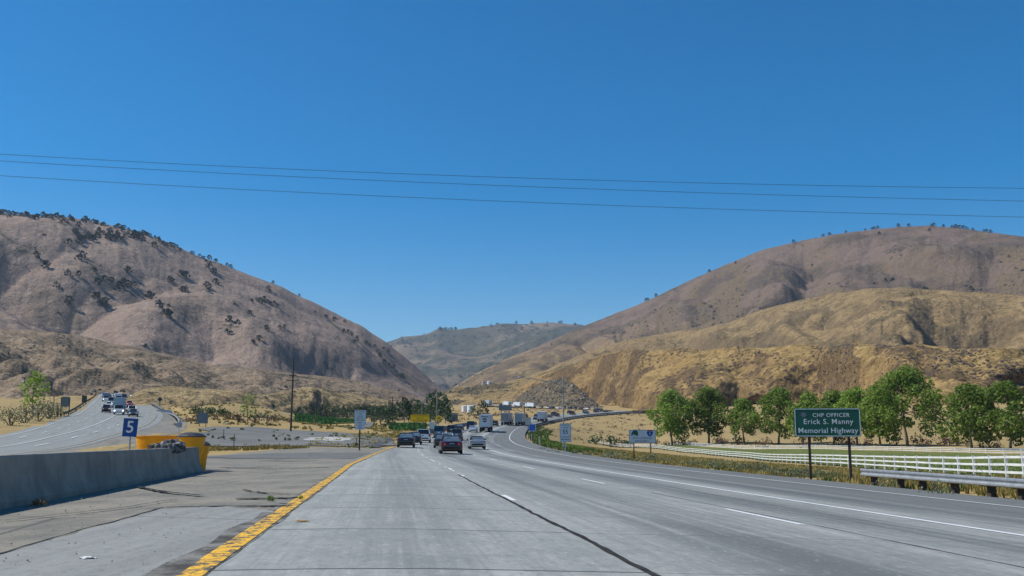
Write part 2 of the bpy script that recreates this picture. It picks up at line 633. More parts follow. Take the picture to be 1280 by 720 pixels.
def concrete_mat():
    """UV in metres: u along the road, v across it"""
    m, t, b = nt('road_concrete')
    uv = N(t, 'ShaderNodeUVMap').outputs[0]
    sx = N(t, 'ShaderNodeSeparateXYZ'); L(t, uv, sx.inputs[0])
    s, w = sx.outputs[0], sx.outputs[1]
    fine = noise(t, uv, 28, 5, .75)
    mid = noise(t, uv, 1.1, 6, .6)
    streak = noise(t, mapping(t, uv, (.05, 3.2, 1)), 1.0, 6, .6)
    blot = noise(t, mapping(t, uv, (.045, .35, 1)), 1.0, 4, .6)
    streak2 = noise(t, mapping(t, uv, (.3, 16, 1)), 1.0, 4, .6)
    slab = N(t, 'ShaderNodeTexWhiteNoise', noise_dimensions='1D')
    L(t, math_(t, 'ADD', math_(t, 'FLOOR', math_(t, 'DIVIDE', s, 3.96)), math_(t, 'MULTIPLY', math_(t, 'FLOOR', math_(t, 'DIVIDE', math_(t, 'ADD', w, 1.7), 4.2)), 37.0)), slab.inputs['W'])
    c = mix(t, ramp(t, streak, .3, .7), (.38, .382, .345), (.295, .30, .27))
    c = mix(t, math_(t, 'MULTIPLY', slab.outputs[0], .45), c, (.215, .23, .215))
    c = mix(t, math_(t, 'MULTIPLY', ramp(t, mid, .42, .66), .5), c, (.20, .212, .198))
    # oil and rubber down the middle of the wheel tracks
    for cw, wd, k in ((.45, .7, .45), (4.7, 1.2, .85), (8.4, 1.0, 1.0), (12.0, 1.1, 1.0)):
        g = math_(t, 'DIVIDE', math_(t, 'SUBTRACT', w, cw), wd)
        g = math_(t, 'POWER', 2.718, math_(t, 'MULTIPLY', math_(t, 'MULTIPLY', g, g), -1))
        g = math_(t, 'MULTIPLY', g, ramp(t, math_(t, 'ADD', streak, math_(t, 'MULTIPLY', math_(t, 'SUBTRACT', blot, .5), .8)), .15, .62))
        c = mix(t, math_(t, 'MULTIPLY', g, k, True), c, (.10, .105, .10))
    c = mix(t, math_(t, 'MULTIPLY', ramp(t, streak2, .48, .72), .45), c, (.18, .19, .18))
    grit = noise(t, mapping(t, uv, (4.5, 9, 1)), 1.0, 5, .8)
    c = mix(t, math_(t, 'MULTIPLY', ramp(t, grit, .50, .66), .55), c, (.15, .158, .148))
    c = mix(t, math_(t, 'MULTIPLY', ramp(t, grit, .46, .32), .45), c, (.46, .475, .45))
    c = mix(t, math_(t, 'MULTIPLY', ramp(t, fine, .52, .72), .5), c, (.17, .18, .185))
    c = mix(t, math_(t, 'MULTIPLY', ramp(t, fine, .40, .28), .5), c, (.50, .52, .52))
    # sawn joints between the slabs
    wob = math_(t, 'MULTIPLY', math_(t, 'SUBTRACT', noise(t, uv, .9, 4, .6), .5), .10)
    jm = math_(t, 'ABSOLUTE', math_(t, 'SUBTRACT', math_(t, 'MODULO', math_(t, 'ADD', math_(t, 'ADD', s, wob), 400.0), 3.96), 1.98))
    jl = ramp(t, jm, 1.938, 1.962)
    k = math_(t, 'ADD', math_(t, 'MULTIPLY', math_(t, 'LESS_THAN', w, 2.55), .5), .42)
    c = mix(t, math_(t, 'MULTIPLY', jl, k), c, (.045, .045, .045))
    L(t, c, b.inputs['Base Color'])
    b.inputs['Roughness'].default_value = .7; b.inputs['Specular IOR Level'].default_value = .3
    bump(t, b, fine, .35, .01)
    return m


def asphalt_mat(name, a, b_, dust=None):
    m, t, b = nt(name)
    uv = N(t, 'ShaderNodeUVMap').outputs[0]
    fine = noise(t, uv, 30, 5, .75); mid = noise(t, uv, .5, 6, .65)
    streak = noise(t, mapping(t, uv, (.06, 2.2, 1)), 1.0, 6, .6)
    c = mix(t, ramp(t, streak, .35, .68), a, b_)
    if dust:
        c = mix(t, ramp(t, mid, .38, .66), c, dust)
    gr = noise(t, mapping(t, uv, (4, 7, 1)), 1.0, 6, .8)
    c = mix(t, math_(t, 'MULTIPLY', ramp(t, gr, .5, .66), .6), c, tuple(x * .5 for x in a))
    c = mix(t, math_(t, 'MULTIPLY', ramp(t, gr, .44, .3), .45), c, tuple(min(1, x * 1.5) for x in a))
    c = mix(t, math_(t, 'MULTIPLY', ramp(t, fine, .5, .72), .55), c, tuple(x * .5 for x in a))
    c = mix(t, math_(t, 'MULTIPLY', ramp(t, fine, .4, .25), .5), c, tuple(min(1, x * 1.7) for x in a))
    v = N(t, 'ShaderNodeTexVoronoi', feature='DISTANCE_TO_EDGE'); v.inputs['Scale'].default_value = .16
    L(t, mix(t, .35, uv, N(t, 'ShaderNodeTexNoise', i_Scale=.6, i_Detail=6.0).outputs['Color']), v.inputs['Vector'])
    c = mix(t, math_(t, 'MULTIPLY', ramp(t, v.outputs['Distance'], .006, .0), .6), c, (.05, .05, .048))
    L(t, c, b.inputs['Base Color'])
    b.inputs['Roughness'].default_value = .85; b.inputs['Specular IOR Level'].default_value = .2
    bump(t, b, fine, .4, .012)
    return m


def paint_mat(name, c, under, wear):
    m, t, b = nt(name)
    uv = N(t, 'ShaderNodeUVMap').outputs[0]
    n1 = noise(t, uv, 5.0, 6, .7); n2 = noise(t, uv, 22, 4, .7)
    w = ramp(t, math_(t, 'ADD', math_(t, 'MULTIPLY', n1, .7), math_(t, 'MULTIPLY', n2, .3)), wear[0], wear[1])
    cc = mix(t, ramp(t, n2, .35, .7), c, tuple(x * .72 for x in c))
    L(t, mix(t, w, cc, under), b.inputs['Base Color'])
    b.inputs['Roughness'].default_value = .65
    bump(t, b, n2, .4, .01)
    return m


M_CONC = concrete_mat()
M_ASPH = asphalt_mat('shoulder_asphalt', (.165, .172, .165), (.13, .136, .13))
M_NB = asphalt_mat('northbound_pavement', (.25, .262, .25), (.185, .195, .187))
M_SHLD = asphalt_mat('dusty_pavement', (.20, .19, .16), (.14, .135, .117), (.255, .232, .185))
M_APRON = asphalt_mat('apron_concrete', (.265, .27, .25), (.21, .215, .20))
M_OLD = asphalt_mat('old_asphalt', (.135, .138, .132), (.10, .103, .098), (.165, .162, .145))
M_WHITE_LINE = paint_mat('white_road_paint', (.74, .76, .76), (.34, .35, .36), (.56, .68))
M_YEL_LINE = paint_mat('yellow_road_paint', (.86, .47, .012), (.085, .072, .05), (.475, .545))
M_TAR = mat('crack_sealant', (.03, .03, .03), (.045, .045, .044), 3, .95, 0, .05)


def strip(name, pts_l, pts_r, m, s, wl, wr, nc=2, skirt=0, kind='structure', parent=None):
    n = len(pts_l)
    cols = [np.asarray(pts_l) * (1 - f) + np.asarray(pts_r) * f for f in np.linspace(0, 1, nc)]
    uvs = [np.stack([s, wl * (1 - f) + wr * f], 1) for f in np.linspace(0, 1, nc)]
    if skirt:
        dz = np.array([0, 0, skirt])
        cols = [cols[0] - dz] + cols + [cols[-1] - dz]
        uvs = [uvs[0]] + uvs + [uvs[-1]]
    V = np.stack(cols, 1).reshape(-1, 3); U = np.stack(uvs, 1).reshape(-1, 2)
    o = npmesh(name, V, gridfaces(n, len(cols)), m, parent, None, U)
    if kind: o['kind'] = kind
    return o


def sbstrip(name, i0, i1, wl, wr, m, lift=0.0, nc=2, skirt=0, step=1.0, lift_r=0):
    i = np.arange(i0, i1 + 1e-6, step)
    WL = wl(i) if callable(wl) else np.full(len(i), wl, float)
    WR = wr(i) if callable(wr) else np.full(len(i), wr, float)
    a, b = sb(i, WL), sb(i, WR)
    # fold in extra columns so the cross fall bends at w = 0
    up = lift + lift_r * np.hypot(a[:, 0], a[:, 1])
    a[:, 2] += up; b[:, 2] += up
    s = i * 1.5
    n = len(i)
    fr = np.linspace(0, 1, nc)
    cols, uvs = [], []
    for f in fr:
        w = WL * (1 - f) + WR * f
        p = sb(i, w); p[:, 2] += up
        cols.append(p); uvs.append(np.stack([s, w], 1))
    if skirt:
        dz = np.array([0, 0, skirt])
        cols = [cols[0] - dz] + cols + [cols[-1] - dz]
        uvs = [uvs[0]] + uvs + [uvs[-1]]
    V = np.stack(cols, 1).reshape(-1, 3); U = np.stack(uvs, 1).reshape(-1, 2)
    o = npmesh(name, V, gridfaces(n, len(cols)), m, None, None, U)
    o['kind'] = 'structure'
    return o


END = len(SB) - 2


def at_y0(y):
    yy = sb(np.arange(0, UP0), np.full(UP0, -1.6))[:, 1]
    return float(np.interp(y, yy, np.arange(0, UP0)))


sbstrip('road', 0, END, lambda i: w_yellow(i) - .15, 13.0, M_CONC, 0, 15, 0)
sbstrip('road_shoulder', 0, END, 13.0, 19.2, M_ASPH, 0, 4, 1.0)
ML = .004
sbstrip('road_markings', 0, END, lambda i: w_yellow(i) - .13, lambda i: w_yellow(i) + .11, M_YEL_LINE, ML * 2, 2, 0, .5, .0002)
M_CRUMB = patch_mat('crumbled_asphalt', (.07, .067, .06), (.225, .22, .20), (.045, .044, .04), 1.6)
sbstrip('road_edge', int(at_y0(3)), int(at_y0(44)), lambda i: w_yellow(i) - np.interp(i, [at_y0(3), at_y0(12), at_y0(24), at_y0(44)], [.40, .32, .2, .14]) + .08 * perlin(i * .8, i * 0, 61), lambda i: w_yellow(i) - .11, M_CRUMB, ML * 2.5, 3, 0, .25)
sbstrip('road_edge', int(at_y0(3)), int(at_y0(60)), lambda i: w_yellow(i) + .10, lambda i: w_yellow(i) + .15 + .05 * perlin(i * .9, i * 0, 62), M_CRUMB, ML, 2, 0, .25)
sbstrip('road_markings', 0, END, lambda i: w_solid(i) - .085, lambda i: w_solid(i) + .085, M_WHITE_LINE, ML, 2, 0, 1, .0002)
sbstrip('road_markings', 0, END, 15.93, 16.07, M_WHITE_LINE, ML, 2, 0, 1, .0002)


def at_y(y):
    """fractional road sample where w = 6.8 lies at depth y"""
    yy = sb(np.arange(0, UP0), np.full(UP0, 6.8))[:, 1]
    return float(np.interp(y, yy, np.arange(0, UP0)))


def dashes(w, starts, ln, wd):
    V, Fq, U = [], [], []
    for y0 in starts:
        i = np.linspace(at_y(y0), at_y(y0) + ln / 1.5, 4)
        a, b = sb(i, np.full(4, w - wd / 2)), sb(i, np.full(4, w + wd / 2))
        a[:, 2] += ML + .0002 * y0; b[:, 2] += ML + .0002 * y0
        o = len(V)
        for k in range(4):
            V += [a[k], b[k]]; U += [(i[k] * 1.5, w - wd / 2), (i[k] * 1.5, w + wd / 2)]
        Fq += [(o + 2 * k, o + 2 * k + 1, o + 2 * k + 3, o + 2 * k + 2) for k in range(3)]
    o = npmesh('road_markings', V, Fq, M_WHITE_LINE, None, None, U)
    o['kind'] = 'structure'


d0 = 16.2
dashes(6.82, [d0 + 14.6 * k for k in range(-1, 28)], 3.7, .13)
dashes(2.62, [20.6] + [40 + 14.6 * k for k in range(0, 26)], 2.0, .12)
# raised dots between the left lanes
dots = MB()
for k in range(0, 32):
    i = at_y(34 + 4.8 * k)
    p = sb(i, 2.62)
    dots.tube([(p[0], p[1], p[2] + .002), (p[0], p[1], p[2] + .02)], [.07, .05], 8)
tag(dots.build('road_markings', mat('dot_white', (.75, .75, .72))), kind='structure')
# sealed crack along the lane joint
i = np.arange(at_y(3), at_y(35), .12)
jw = 2.5 + perlin(i * .55, i * 0, 3) * .035 + perlin(i * 2.7, i * 0, 8) * .02
hw = (.030 + .026 * np.abs(perlin(i * 1.3, i * 0, 5))) * np.interp(i, [at_y(3), at_y(20), at_y(35)], [1.25, 1.05, .8])
a, b = sb(i, jw - hw), sb(i, jw + hw)
a[:, 2] += .006; b[:, 2] += .006
tag(npmesh('road_crack', np.stack([a, b], 1).reshape(-1, 3), gridfaces(len(i), 2), M_TAR), kind='structure')
# joint line between the right lanes
i = np.arange(at_y(3), at_y(26), .15)
jw = 7.02 + perlin(i * .3, i * 0, 13) * .05
hw = .012 + .01 * perlin(i * .8, i * 0, 15)
hw = np.maximum(hw, .002)
a, b = sb(i, jw - hw), sb(i, jw + hw)
a[:, 2] += .006; b[:, 2] += .006
tag(npmesh('road_crack', np.stack([a, b], 1).reshape(-1, 3), gridfaces(len(i), 2), M_TAR), kind='structure')

# northbound pavement and its lines
nl = len(NRc)
s_ = np.concatenate([[0], np.cumsum(np.linalg.norm(np.diff((NRc + NLc) / 2, axis=0), axis=1))])
wn = np.linalg.norm((NRc - NLc)[:, :2], axis=1)
strip('road', NLc, NRc, M_NB, s_, np.zeros(nl), wn, 8, 1.0)


def nb_line(f, wd, m, lift=.02, seg=None):
    c = NLc * (1 - f) + NRc * f
    a = c - (NRc - NLc) / wn[:, None] * wd / 2
    b = c + (NRc - NLc) / wn[:, None] * wd / 2
    for q in (a, b): q[:, 2] += lift + .0004 * q[:, 1]
    if seg is None:
        strip('road_markings', a, b, m, s_, np.zeros(nl), np.full(nl, wd))
    else:
        V, Fq = [], []
        for t0 in np.arange(4, s_[-1] - 6, seg[0]):
            for e, (x0, x1) in enumerate([(t0, t0 + seg[1])]):
                P = [np.array([np.interp(x, s_, q[:, k]) for k in range(3)]) for q, x in ((a, x0), (b, x0), (b, x1), (a, x1))]
                o = len(V); V += P; Fq.append((o, o + 1, o + 2, o + 3))
        tag(npmesh('road_markings', V, Fq, m, None, None, [(q[0], q[1]) for q in V]), kind='structure')


nb_line(.10, .12, M_WHITE_LINE)
nb_line(.50, .15, M_WHITE_LINE)
nb_line(.93, .16, mat('faded_yellow', (.35, .28, .12)))
nb_line(.28, .18, M_WHITE_LINE, seg=(14.6, 4))
nb_line(.70, .2, M_WHITE_LINE, seg=(14.6, 4))
# dark soil lip along the near side
a = NRc + np.array([0, 0, -.02]); n_ = (NRc - NLc) / wn[:, None]
b = a + n_ * 5.5
b[:, 2] = np.maximum(Gf(b[:, 0], b[:, 1]) + .02, a[:, 2] - 1.6)
strip('road_shoulder', a, b, M_SHLD, s_, np.zeros(nl), np.full(nl, 5.5), 5, 0)

# left shoulder of the southbound side
ys = np.arange(-12, 97, 1.5)
ii = np.array([at_y(y) if y > -12 else 0 for y in ys])
rgt = sb(ii, w_yellow(ii) - .14)
xl = np.interp(rgt[:, 1], [-12, 38, 55, 60, 76, 80, 97], [-6.4, -13.4, -17.5, -36, -36, -24, -20]) + perlin(ys * .3, ys * 0, 21) * .6
nc = 30
V, U = [], []
for k, f in enumerate(np.linspace(0, 1, nc)):
    x = rgt[:, 0] * (1 - f) + xl * f
    zg = Gf(x, rgt[:, 1]) + .045
    z = np.maximum(rgt[:, 2] * (1 - smooth(f * 1.5)) + zg * smooth(f * 1.5), zg if f > .15 else -9)
    V.append(np.stack([x, rgt[:, 1], z], 1)); U.append(np.stack([rgt[:, 1], x], 1))
SHV = np.stack(V, 1)
V = SHV.reshape(-1, 3); U = np.stack(U, 1).reshape(-1, 2)
tag(npmesh('pavement', V, gridfaces(len(ys), nc), M_SHLD, None, None, U), kind='structure')


def shoulder_z(x, y):
    j = int(np.clip((y + 12) / 1.5, 0, len(ys) - 1))
    r = SHV[j]
    return float(np.interp(x, r[::-1, 0], r[::-1, 2]))


def drape(name, poly, m, off=.03, n=24, kind='structure', jag=0):
    """sheet over a world (x, y) quad given as left and right polylines"""
    Lp, Rp = [np.asarray(p, float) for p in poly]
    tt = np.linspace(0, 1, n)
    f = lambda P: np.stack([np.interp(tt, np.linspace(0, 1, len(P)), P[:, k]) for k in range(2)], 1)
    l, r = f(Lp), f(Rp)
    if jag:
        l = l + np.stack([perlin(tt * 9, tt * 0, 31), perlin(tt * 9, tt * 0, 32)], 1) * jag
        r = r + np.stack([perlin(tt * 9, tt * 0, 33), perlin(tt * 9, tt * 0, 34)], 1) * jag
    mm = 40
    g = np.stack([l * (1 - q) + r * q for q in np.linspace(0, 1, mm)], 1).reshape(-1, 2)
    z = Gf(g[:, 0], g[:, 1]) + off * .6 + .0006 * np.hypot(g[:, 0], g[:, 1])
    V = np.concatenate([g, z[:, None]], 1)
    return tag(npmesh(name, V, gridfaces(n, mm), m, None, None, g), kind=kind)


def ud(*q):
    return [(atx(u, d), d) for u, d in q]


# concrete apron in the lower left, the old asphalt crossing, the gravel lot
ap_l = [(-5.3, 1), (-5.25, 6), (-5.2, 10.1), (-5.5, 13.2), (-5.9, 16.3), (-5.0, 17.0)]
ay = np.array([p[1] for p in ap_l]); ax = np.array([p[0] for p in ap_l])
yy = np.arange(1, 17.05, .4)
l_ = np.stack([np.interp(yy, ay, ax) + perlin(yy * 1.3, yy * 0, 41) * .06, yy, np.full(len(yy), .006)], 1)
iy = np.array([at_y(y) for y in yy])
r_ = sb(iy, w_yellow(iy) - .15); r_[:, 2] = .006
strip('pavement', l_, r_, M_APRON, yy, l_[:, 0], r_[:, 0], 4)


def crackline(pts, wd, seed, z=.011):
    P = np.array(pts, float)
    t = np.linspace(0, 1, 70)
    x = np.interp(t, np.linspace(0, 1, len(P)), P[:, 0]) + perlin(t * 14, t * 0, seed) * .05
    y = np.interp(t, np.linspace(0, 1, len(P)), P[:, 1]) + perlin(t * 14, t * 0, seed + 1) * .05
    d = np.stack([np.gradient(x), np.gradient(y)], 1); d /= np.linalg.norm(d, axis=1)[:, None]
    n = np.stack([-d[:, 1], d[:, 0]], 1)
    h = wd * (.5 + .5 * np.abs(perlin(t * 22, t * 0, seed + 2)) * 2)
    A = np.stack([x, y], 1) + n * h[:, None]; B = np.stack([x, y], 1) - n * h[:, None]
    zz = np.full(70, z)
    tag(npmesh('road_crack', np.stack([np.column_stack([A, zz]), np.column_stack([B, zz])], 1).reshape(-1, 3), gridfaces(70, 2), M_TAR), kind='structure')


crackline([(-5.2, 3), (-5.2, 10.1), (-5.9, 16.6)], .03, 51, .012)
crackline([(-5.9, 16.7), (-4.8, 17.0), (-3.85, 17.05)], .10, 55, .012)
crackline([(-5.4, 19.1), (-4.7, 19.25), (-4.15, 19.35)], .16, 57, .012)
crackline([(-6.2, 22.5), (-5.2, 20.9), (-4.5, 20.6)], .06, 61, .012)
crackline([(-7.2, 14), (-6.6, 16.5), (-6.5, 19)], .03, 65, .012)
crackline([(-9.2, 24), (-7.6, 21.5), (-6.4, 20.2)], .09, 67, .012)
crackline([(-12, 40), (-9.5, 39.0), (-7.4, 39.6)], .22, 69, .014)
crackline([(-13.5, 52), (-11, 51.2), (-9.0, 51.8)], .35, 71, .016)

i_ = np.array([at_y(y) for y in np.arange(57, 77, 2)])
q_ = sb(i_, w_yellow(i_) - .6)
l_ = np.stack([np.full(len(i_), -33.) + perlin(np.arange(len(i_)) * .7, np.zeros(len(i_)), 3), q_[:, 1], np.zeros(len(i_))], 1)
cols = []
for f in np.linspace(0, 1, 10):
    c = l_ * (1 - f) + q_ * f
    c[:, 2] = [shoulder_z(a_, b_) + .02 for a_, b_ in c[:, :2]]
    cols.append(c)
V = np.stack(cols, 1).reshape(-1, 3)
tag(npmesh('pavement', V, gridfaces(len(i_), 10), M_OLD, None, None, V[:, [1, 0]]), kind='structure')

M_GROUND = ground_mat()
M_GRAVEL = patch_mat('pale_gravel', (.175, .176, .165), (.135, .136, .128), (.10, .098, .088), .12)
M_PALE = patch_mat('white_gravel', (.46, .45, .42), (.30, .30, .28), (.2, .2, .18), .6)
M_CROP = patch_mat('green_crop', (.045, .115, .02), (.028, .08, .016), (.02, .055, .012), .25)
M_LAWN = patch_mat('paddock_turf', (.11, .14, .035), (.15, .155, .05), (.07, .09, .025), .06)
M_VERGE = patch_mat('verge_soil', (.24, .185, .085), (.17, .14, .07), (.10, .09, .04), .25)
drape('ground_gravel', (ud((222, 97), (235, 120), (262, 150), (330, 163)), ud((455, 99), (492, 118), (497, 140), (470, 158))), M_GRAVEL, .05, 24, jag=2.0)
drape('ground_gravel', (ud((378, 112), (395, 121), (418, 127)), ud((428, 111), (440, 118), (448, 125))), M_PALE, .09, 14, jag=1.2)
drape('ground_crop', (ud((366, 305), (372, 430)), ud((447, 300), (446, 430))), M_CROP, .12)
drape('ground_crop', (ud((384, 233), (390, 262)), ud((437, 233), (432, 262))), M_CROP, .1)
drape('ground_crop', (ud((487, 205), (492, 300)), ud((536, 225), (530, 300))), M_CROP, .1)
drape('path', (ud((426, 190), (440, 240), (452, 300)), ud((452, 190), (462, 240), (467, 300))), M_GRAVEL, .22)

# ground sheet
az = np.concatenate([np.radians(np.arange(-180, -42, 4.0)), np.radians(np.arange(-42, 42, .14)), np.radians(np.arange(42, 180, 4.0))])
rr = np.concatenate([2.0 * 1.0185 ** np.arange(0, int(math.log(750) / math.log(1.0185))), np.geomspace(1600, 30000, 10)])
A_, R_ = np.meshgrid(az, rr)
X, Y = (R_ * np.sin(A_)).ravel(), (R_ * np.cos(A_)).ravel()
Z = Gf(X, Y)
far = R_.ravel() > 1500
Z[far] = 20
V = np.stack([X, Y, Z], 1)
fc = gridfaces(len(rr), len(az), True)
me_o = npmesh('ground', V, fc, M_GROUND, None, True)
me_o['kind'] = 'structure'

# ------------------------------------------------------------------ hills
HILL = {}


def hill(name, sky, Rb, Rc, m, prof, amp, wl, seed, nA=700, nR=130, detail=1.0, back=(1.5, .75), skyn=.0006, base_drop=3, gull=1.6, key=None, crestfade=.8, warp=.45, fine=.34, meander=None):
    us = np.array([p[0] for p in sky], float); vs = np.array([p[1] for p in sky], float)
    a_ = (us - 640) / F; b_ = (360 - vs) / F
    azs = np.arctan2(a_, CT - b_ * ST)
    tel = (ST + b_ * CT) / np.hypot(a_, CT - b_ * ST)
    az = np.linspace(azs[0], azs[-1], nA)
    te = np.interp(az, azs, tel)
    kk = max(3, nA // 90) | 1
    ker = np.hanning(kk + 2)[1:-1]; ker /= ker.sum()
    te = np.convolve(np.pad(te, kk // 2, mode='edge'), ker, 'valid')
    te = te + fbm(az * 60, az * 0, 4, seed + 70) * skyn
    tab = lambda T: np.full(nA, float(T)) if isinstance(T, (int, float)) else np.interp(az, np.arctan2((np.array([p[0] for p in T], float) - 640) / F, 1.0123), [p[1] for p in T])
    rb, rc = tab(Rb), tab(Rc)
    rc = rc * (1 + .03 * perlin(az * 9, az * 0, seed + 40))
    t = np.concatenate([np.linspace(0, 1, nR), np.linspace(1, back[0], 14)[1:]])[:, None]
    R = rb + (rc - rb) * t
    if meander:
        mq = az * (rb.mean() * .5 + rc.mean() * .5)
        md = np.zeros((len(t), nA))
        ti = np.clip(t, 0, 1.2)
        for k, (ma, mw) in enumerate(meander):
            m2 = mq[None, :] / mw + .25 * perlin(mq / mw * .7, mq * 0, seed + 83 + k)[None, :] + .10 * fbm(ti * 2.2 + mq[None, :] * 0, mq[None, :] / mw * .8 + ti * 0, 3, seed + 90 + k)
            md = md + ma * (ridged(m2, m2 * 0 + ti * .12, 1, seed + 80 + k) - .45)
        R = R + md * (1 - .72 * np.clip(t, 0, 1)) * np.clip((1.5 - t) * 2, 0, 1)
    X, Y = R * np.sin(az), R * np.cos(az)
    hb = Gf(rb * np.sin(az), rb * np.cos(az), False) - base_drop
    Hc = HC + te * rc
    tt = np.clip(t, 0, 1)
    P = prof(tt)
    bk = np.clip((t - 1) / (back[0] - 1), 0, 1)
    H = hb + (Hc - hb) * P
    H = H - (Hc - hb) * bk ** 1.5 * (1 - back[1])
    rel = np.maximum(Hc - hb, 5)
    env = np.sin(np.pi * np.clip(tt, 0, 1) ** .8) ** .7 * (1 - bk) + .02
    Rm = rb.mean() * .4 + rc.mean() * .6
    wx = fbm(X / (wl * 2.6), Y / (wl * 2.6), 3, seed + 3) * warp
    q = az[None, :] * Rm / wl + wx
    sp = ridged(q, tt * gull + wx * .6, 2, seed)
    H = H + rel * amp * env * (.42 - sp) * 1.2
    q2 = az[None, :] * Rm / (wl * .27) + wx * 1.6 + perlin(X / wl, Y / wl, seed + 9) * .45
    H = H + rel * amp * fine * env * (.45 - ridged(q2, tt * gull * 1.8 + wx, 3, seed + 20))
    H = H + fbm(X / (wl * .5), Y / (wl * .5), 6, seed + 30, .52) * rel * .035 * detail * (env * crestfade + (1 - crestfade))
    for _ in range(2):
        E = np.max(((H - HC) / R)[:nR], axis=0)
        k = te - E
        H = H + k * R * smooth(tt * 1.3)
    V = np.stack([X, Y, H], -1)
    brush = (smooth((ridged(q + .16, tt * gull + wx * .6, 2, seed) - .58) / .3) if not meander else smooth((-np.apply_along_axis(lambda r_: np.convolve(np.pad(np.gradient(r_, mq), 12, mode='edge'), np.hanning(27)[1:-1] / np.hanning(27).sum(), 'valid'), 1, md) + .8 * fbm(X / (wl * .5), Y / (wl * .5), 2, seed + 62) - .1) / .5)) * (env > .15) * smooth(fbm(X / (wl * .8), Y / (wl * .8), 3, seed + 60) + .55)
    o = npmesh(name, V.reshape(-1, 3), gridfaces(len(t), nA), m, None, True)
    o['kind'] = 'structure'
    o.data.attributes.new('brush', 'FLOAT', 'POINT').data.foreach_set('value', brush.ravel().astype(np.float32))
    HILL[key or name] = dict(az=az, V=V, nR=nR, brush=brush)
    return o


def hit(key, u, v):
    """where the sight line of a photo pixel meets that hill"""
    h = HILL[key]
    a = (u - 640) / F; b = (360 - v) / F
    az = math.atan2(a, CT - b * ST)
    te = (ST + b * CT) / math.hypot(a, CT - b * ST)
    j = int(np.argmin(np.abs(h['az'] - az)))
    col = h['V'][:h['nR'], j]
    e = (col[:, 2] - HC) / np.hypot(col[:, 0], col[:, 1])
    w = np.where(e >= te)[0]
    i = int(w[0]) if len(w) else int(np.argmax(e))
    return col[i]


GR1, GR2 = (.33, .235, .15), (.27, .185, .115)
MAUVE, MAUVE2 = (.235, .165, .12), (.19, .13, .098)
GOLD, GOLD2 = (.36, .25, .10), (.295, .195, .078)
SCRUB = (.05, .052, .032)
hm_far = hillmat('far_ridge_grass', (.25, .19, .12), (.19, .15, .10), (.15, .12, .08), (.035, .05, .028), 1 / 700, (.40, .52), 1 / 30, .2, (.35, .5))
hm_left = hillmat('left_hill_grass', (.32, .24, .185), (.265, .198, .152), (.17, .135, .105), SCRUB, 1 / 260, (.58, .68), 1 / 9, .13, (.5, .64), brush=.6, mott=.35)
hm_lf = hillmat('foothill_grass', (.295, .22, .145), (.22, .168, .112), (.14, .11, .075), (.06, .056, .038), 1 / 130, (.53, .64), 1 / 5, .16, (.42, .58), patchdir=(1, .5, 3), brush=.55, mott=.45)
hm_lt = hillmat('tan_mound_grass', (.40, .30, .155), (.32, .235, .12), (.22, .16, .09), (.06, .06, .03), 1 / 60, (.62, .7), 1 / 4, .12, (.5, .66))
hm_right = hillmat('right_hill_grass', (.335, .24, .115), (.27, .19, .095), (.15, .11, .075), (.075, .062, .052), 1 / 330, (.46, .59), 1 / 9, .17, (.44, .58), high=(.19, .137, .115), zlo=150, zhi=270)
hm_bench = hillmat('bluff_grass', GOLD, GOLD2, (.25, .165, .075), (.075, .052, .038), 1 / 110, (.51, .61), 1 / 4.2, .2, (.36, .56), brush=1)
hm_spur = hillmat('spur_grass', (.35, .25, .11), (.28, .195, .09), (.17, .12, .07), (.05, .05, .03), 1 / 120, (.52, .62), 1 / 6, .16, (.44, .58))
hm_rock = hillmat('rock_cut', (.30, .22, .10), (.24, .17, .08), (.14, .12, .09), (.05, .05, .04), 1 / 60, (.56, .66), 1 / 4, .2, (.4, .55), rock=(.21, .168, .105))

ease = lambda t: t * t * (3 - 2 * t)
hill('hills', [(330, 470), (380, 455), (440, 440), (486, 426), (500, 422), (530, 418), (547, 412), (575, 411), (600, 409), (620, 405.5), (645, 404), (660, 405), (690, 403), (705, 404), (728, 407), (780, 415), (850, 430), (950, 450)],
     2900, 5200, hm_far, lambda t: t ** .9, .20, 900, 101, 420, 110, 1.2, key='far', skyn=.0008)
hill('hills', [(-700, 300), (-420, 285), (-200, 268), (-60, 262), (0, 266), (40, 270), (75, 271), (100, 273.5), (150, 284), (200, 299), (250, 321), (280, 331), (300, 339), (350, 358), (400, 382), (430, 397), (450, 406), (480, 426), (500, 442), (520, 459), (552, 486), (580, 506), (610, 520)],
     [(-700, 800), (0, 820), (300, 850), (450, 1000), (552, 1250), (610, 1350)], [(-700, 1500), (0, 1650), (300, 1750), (552, 1950), (610, 1950)],
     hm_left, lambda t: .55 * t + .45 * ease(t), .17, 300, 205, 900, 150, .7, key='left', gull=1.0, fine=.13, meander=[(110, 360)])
hill('hills', [(-700, 400), (-300, 405), (0, 411), (40, 413), (75, 416), (110, 421), (140, 430), (170, 434), (200, 441), (230, 447), (260, 456), (290, 459), (330, 462), (360, 466), (400, 470), (440, 474), (480, 485), (510, 493), (545, 502), (575, 512)],
     [(-700, 280), (-100, 300), (127, 440), (160, 400), (300, 430), (575, 620)], [(-700, 620), (0, 780), (300, 850), (575, 950)],
     hm_lf, lambda t: .75 * t + .25 * ease(t), .18, 90, 315, 900, 110, 1.6, key='leftfoot')
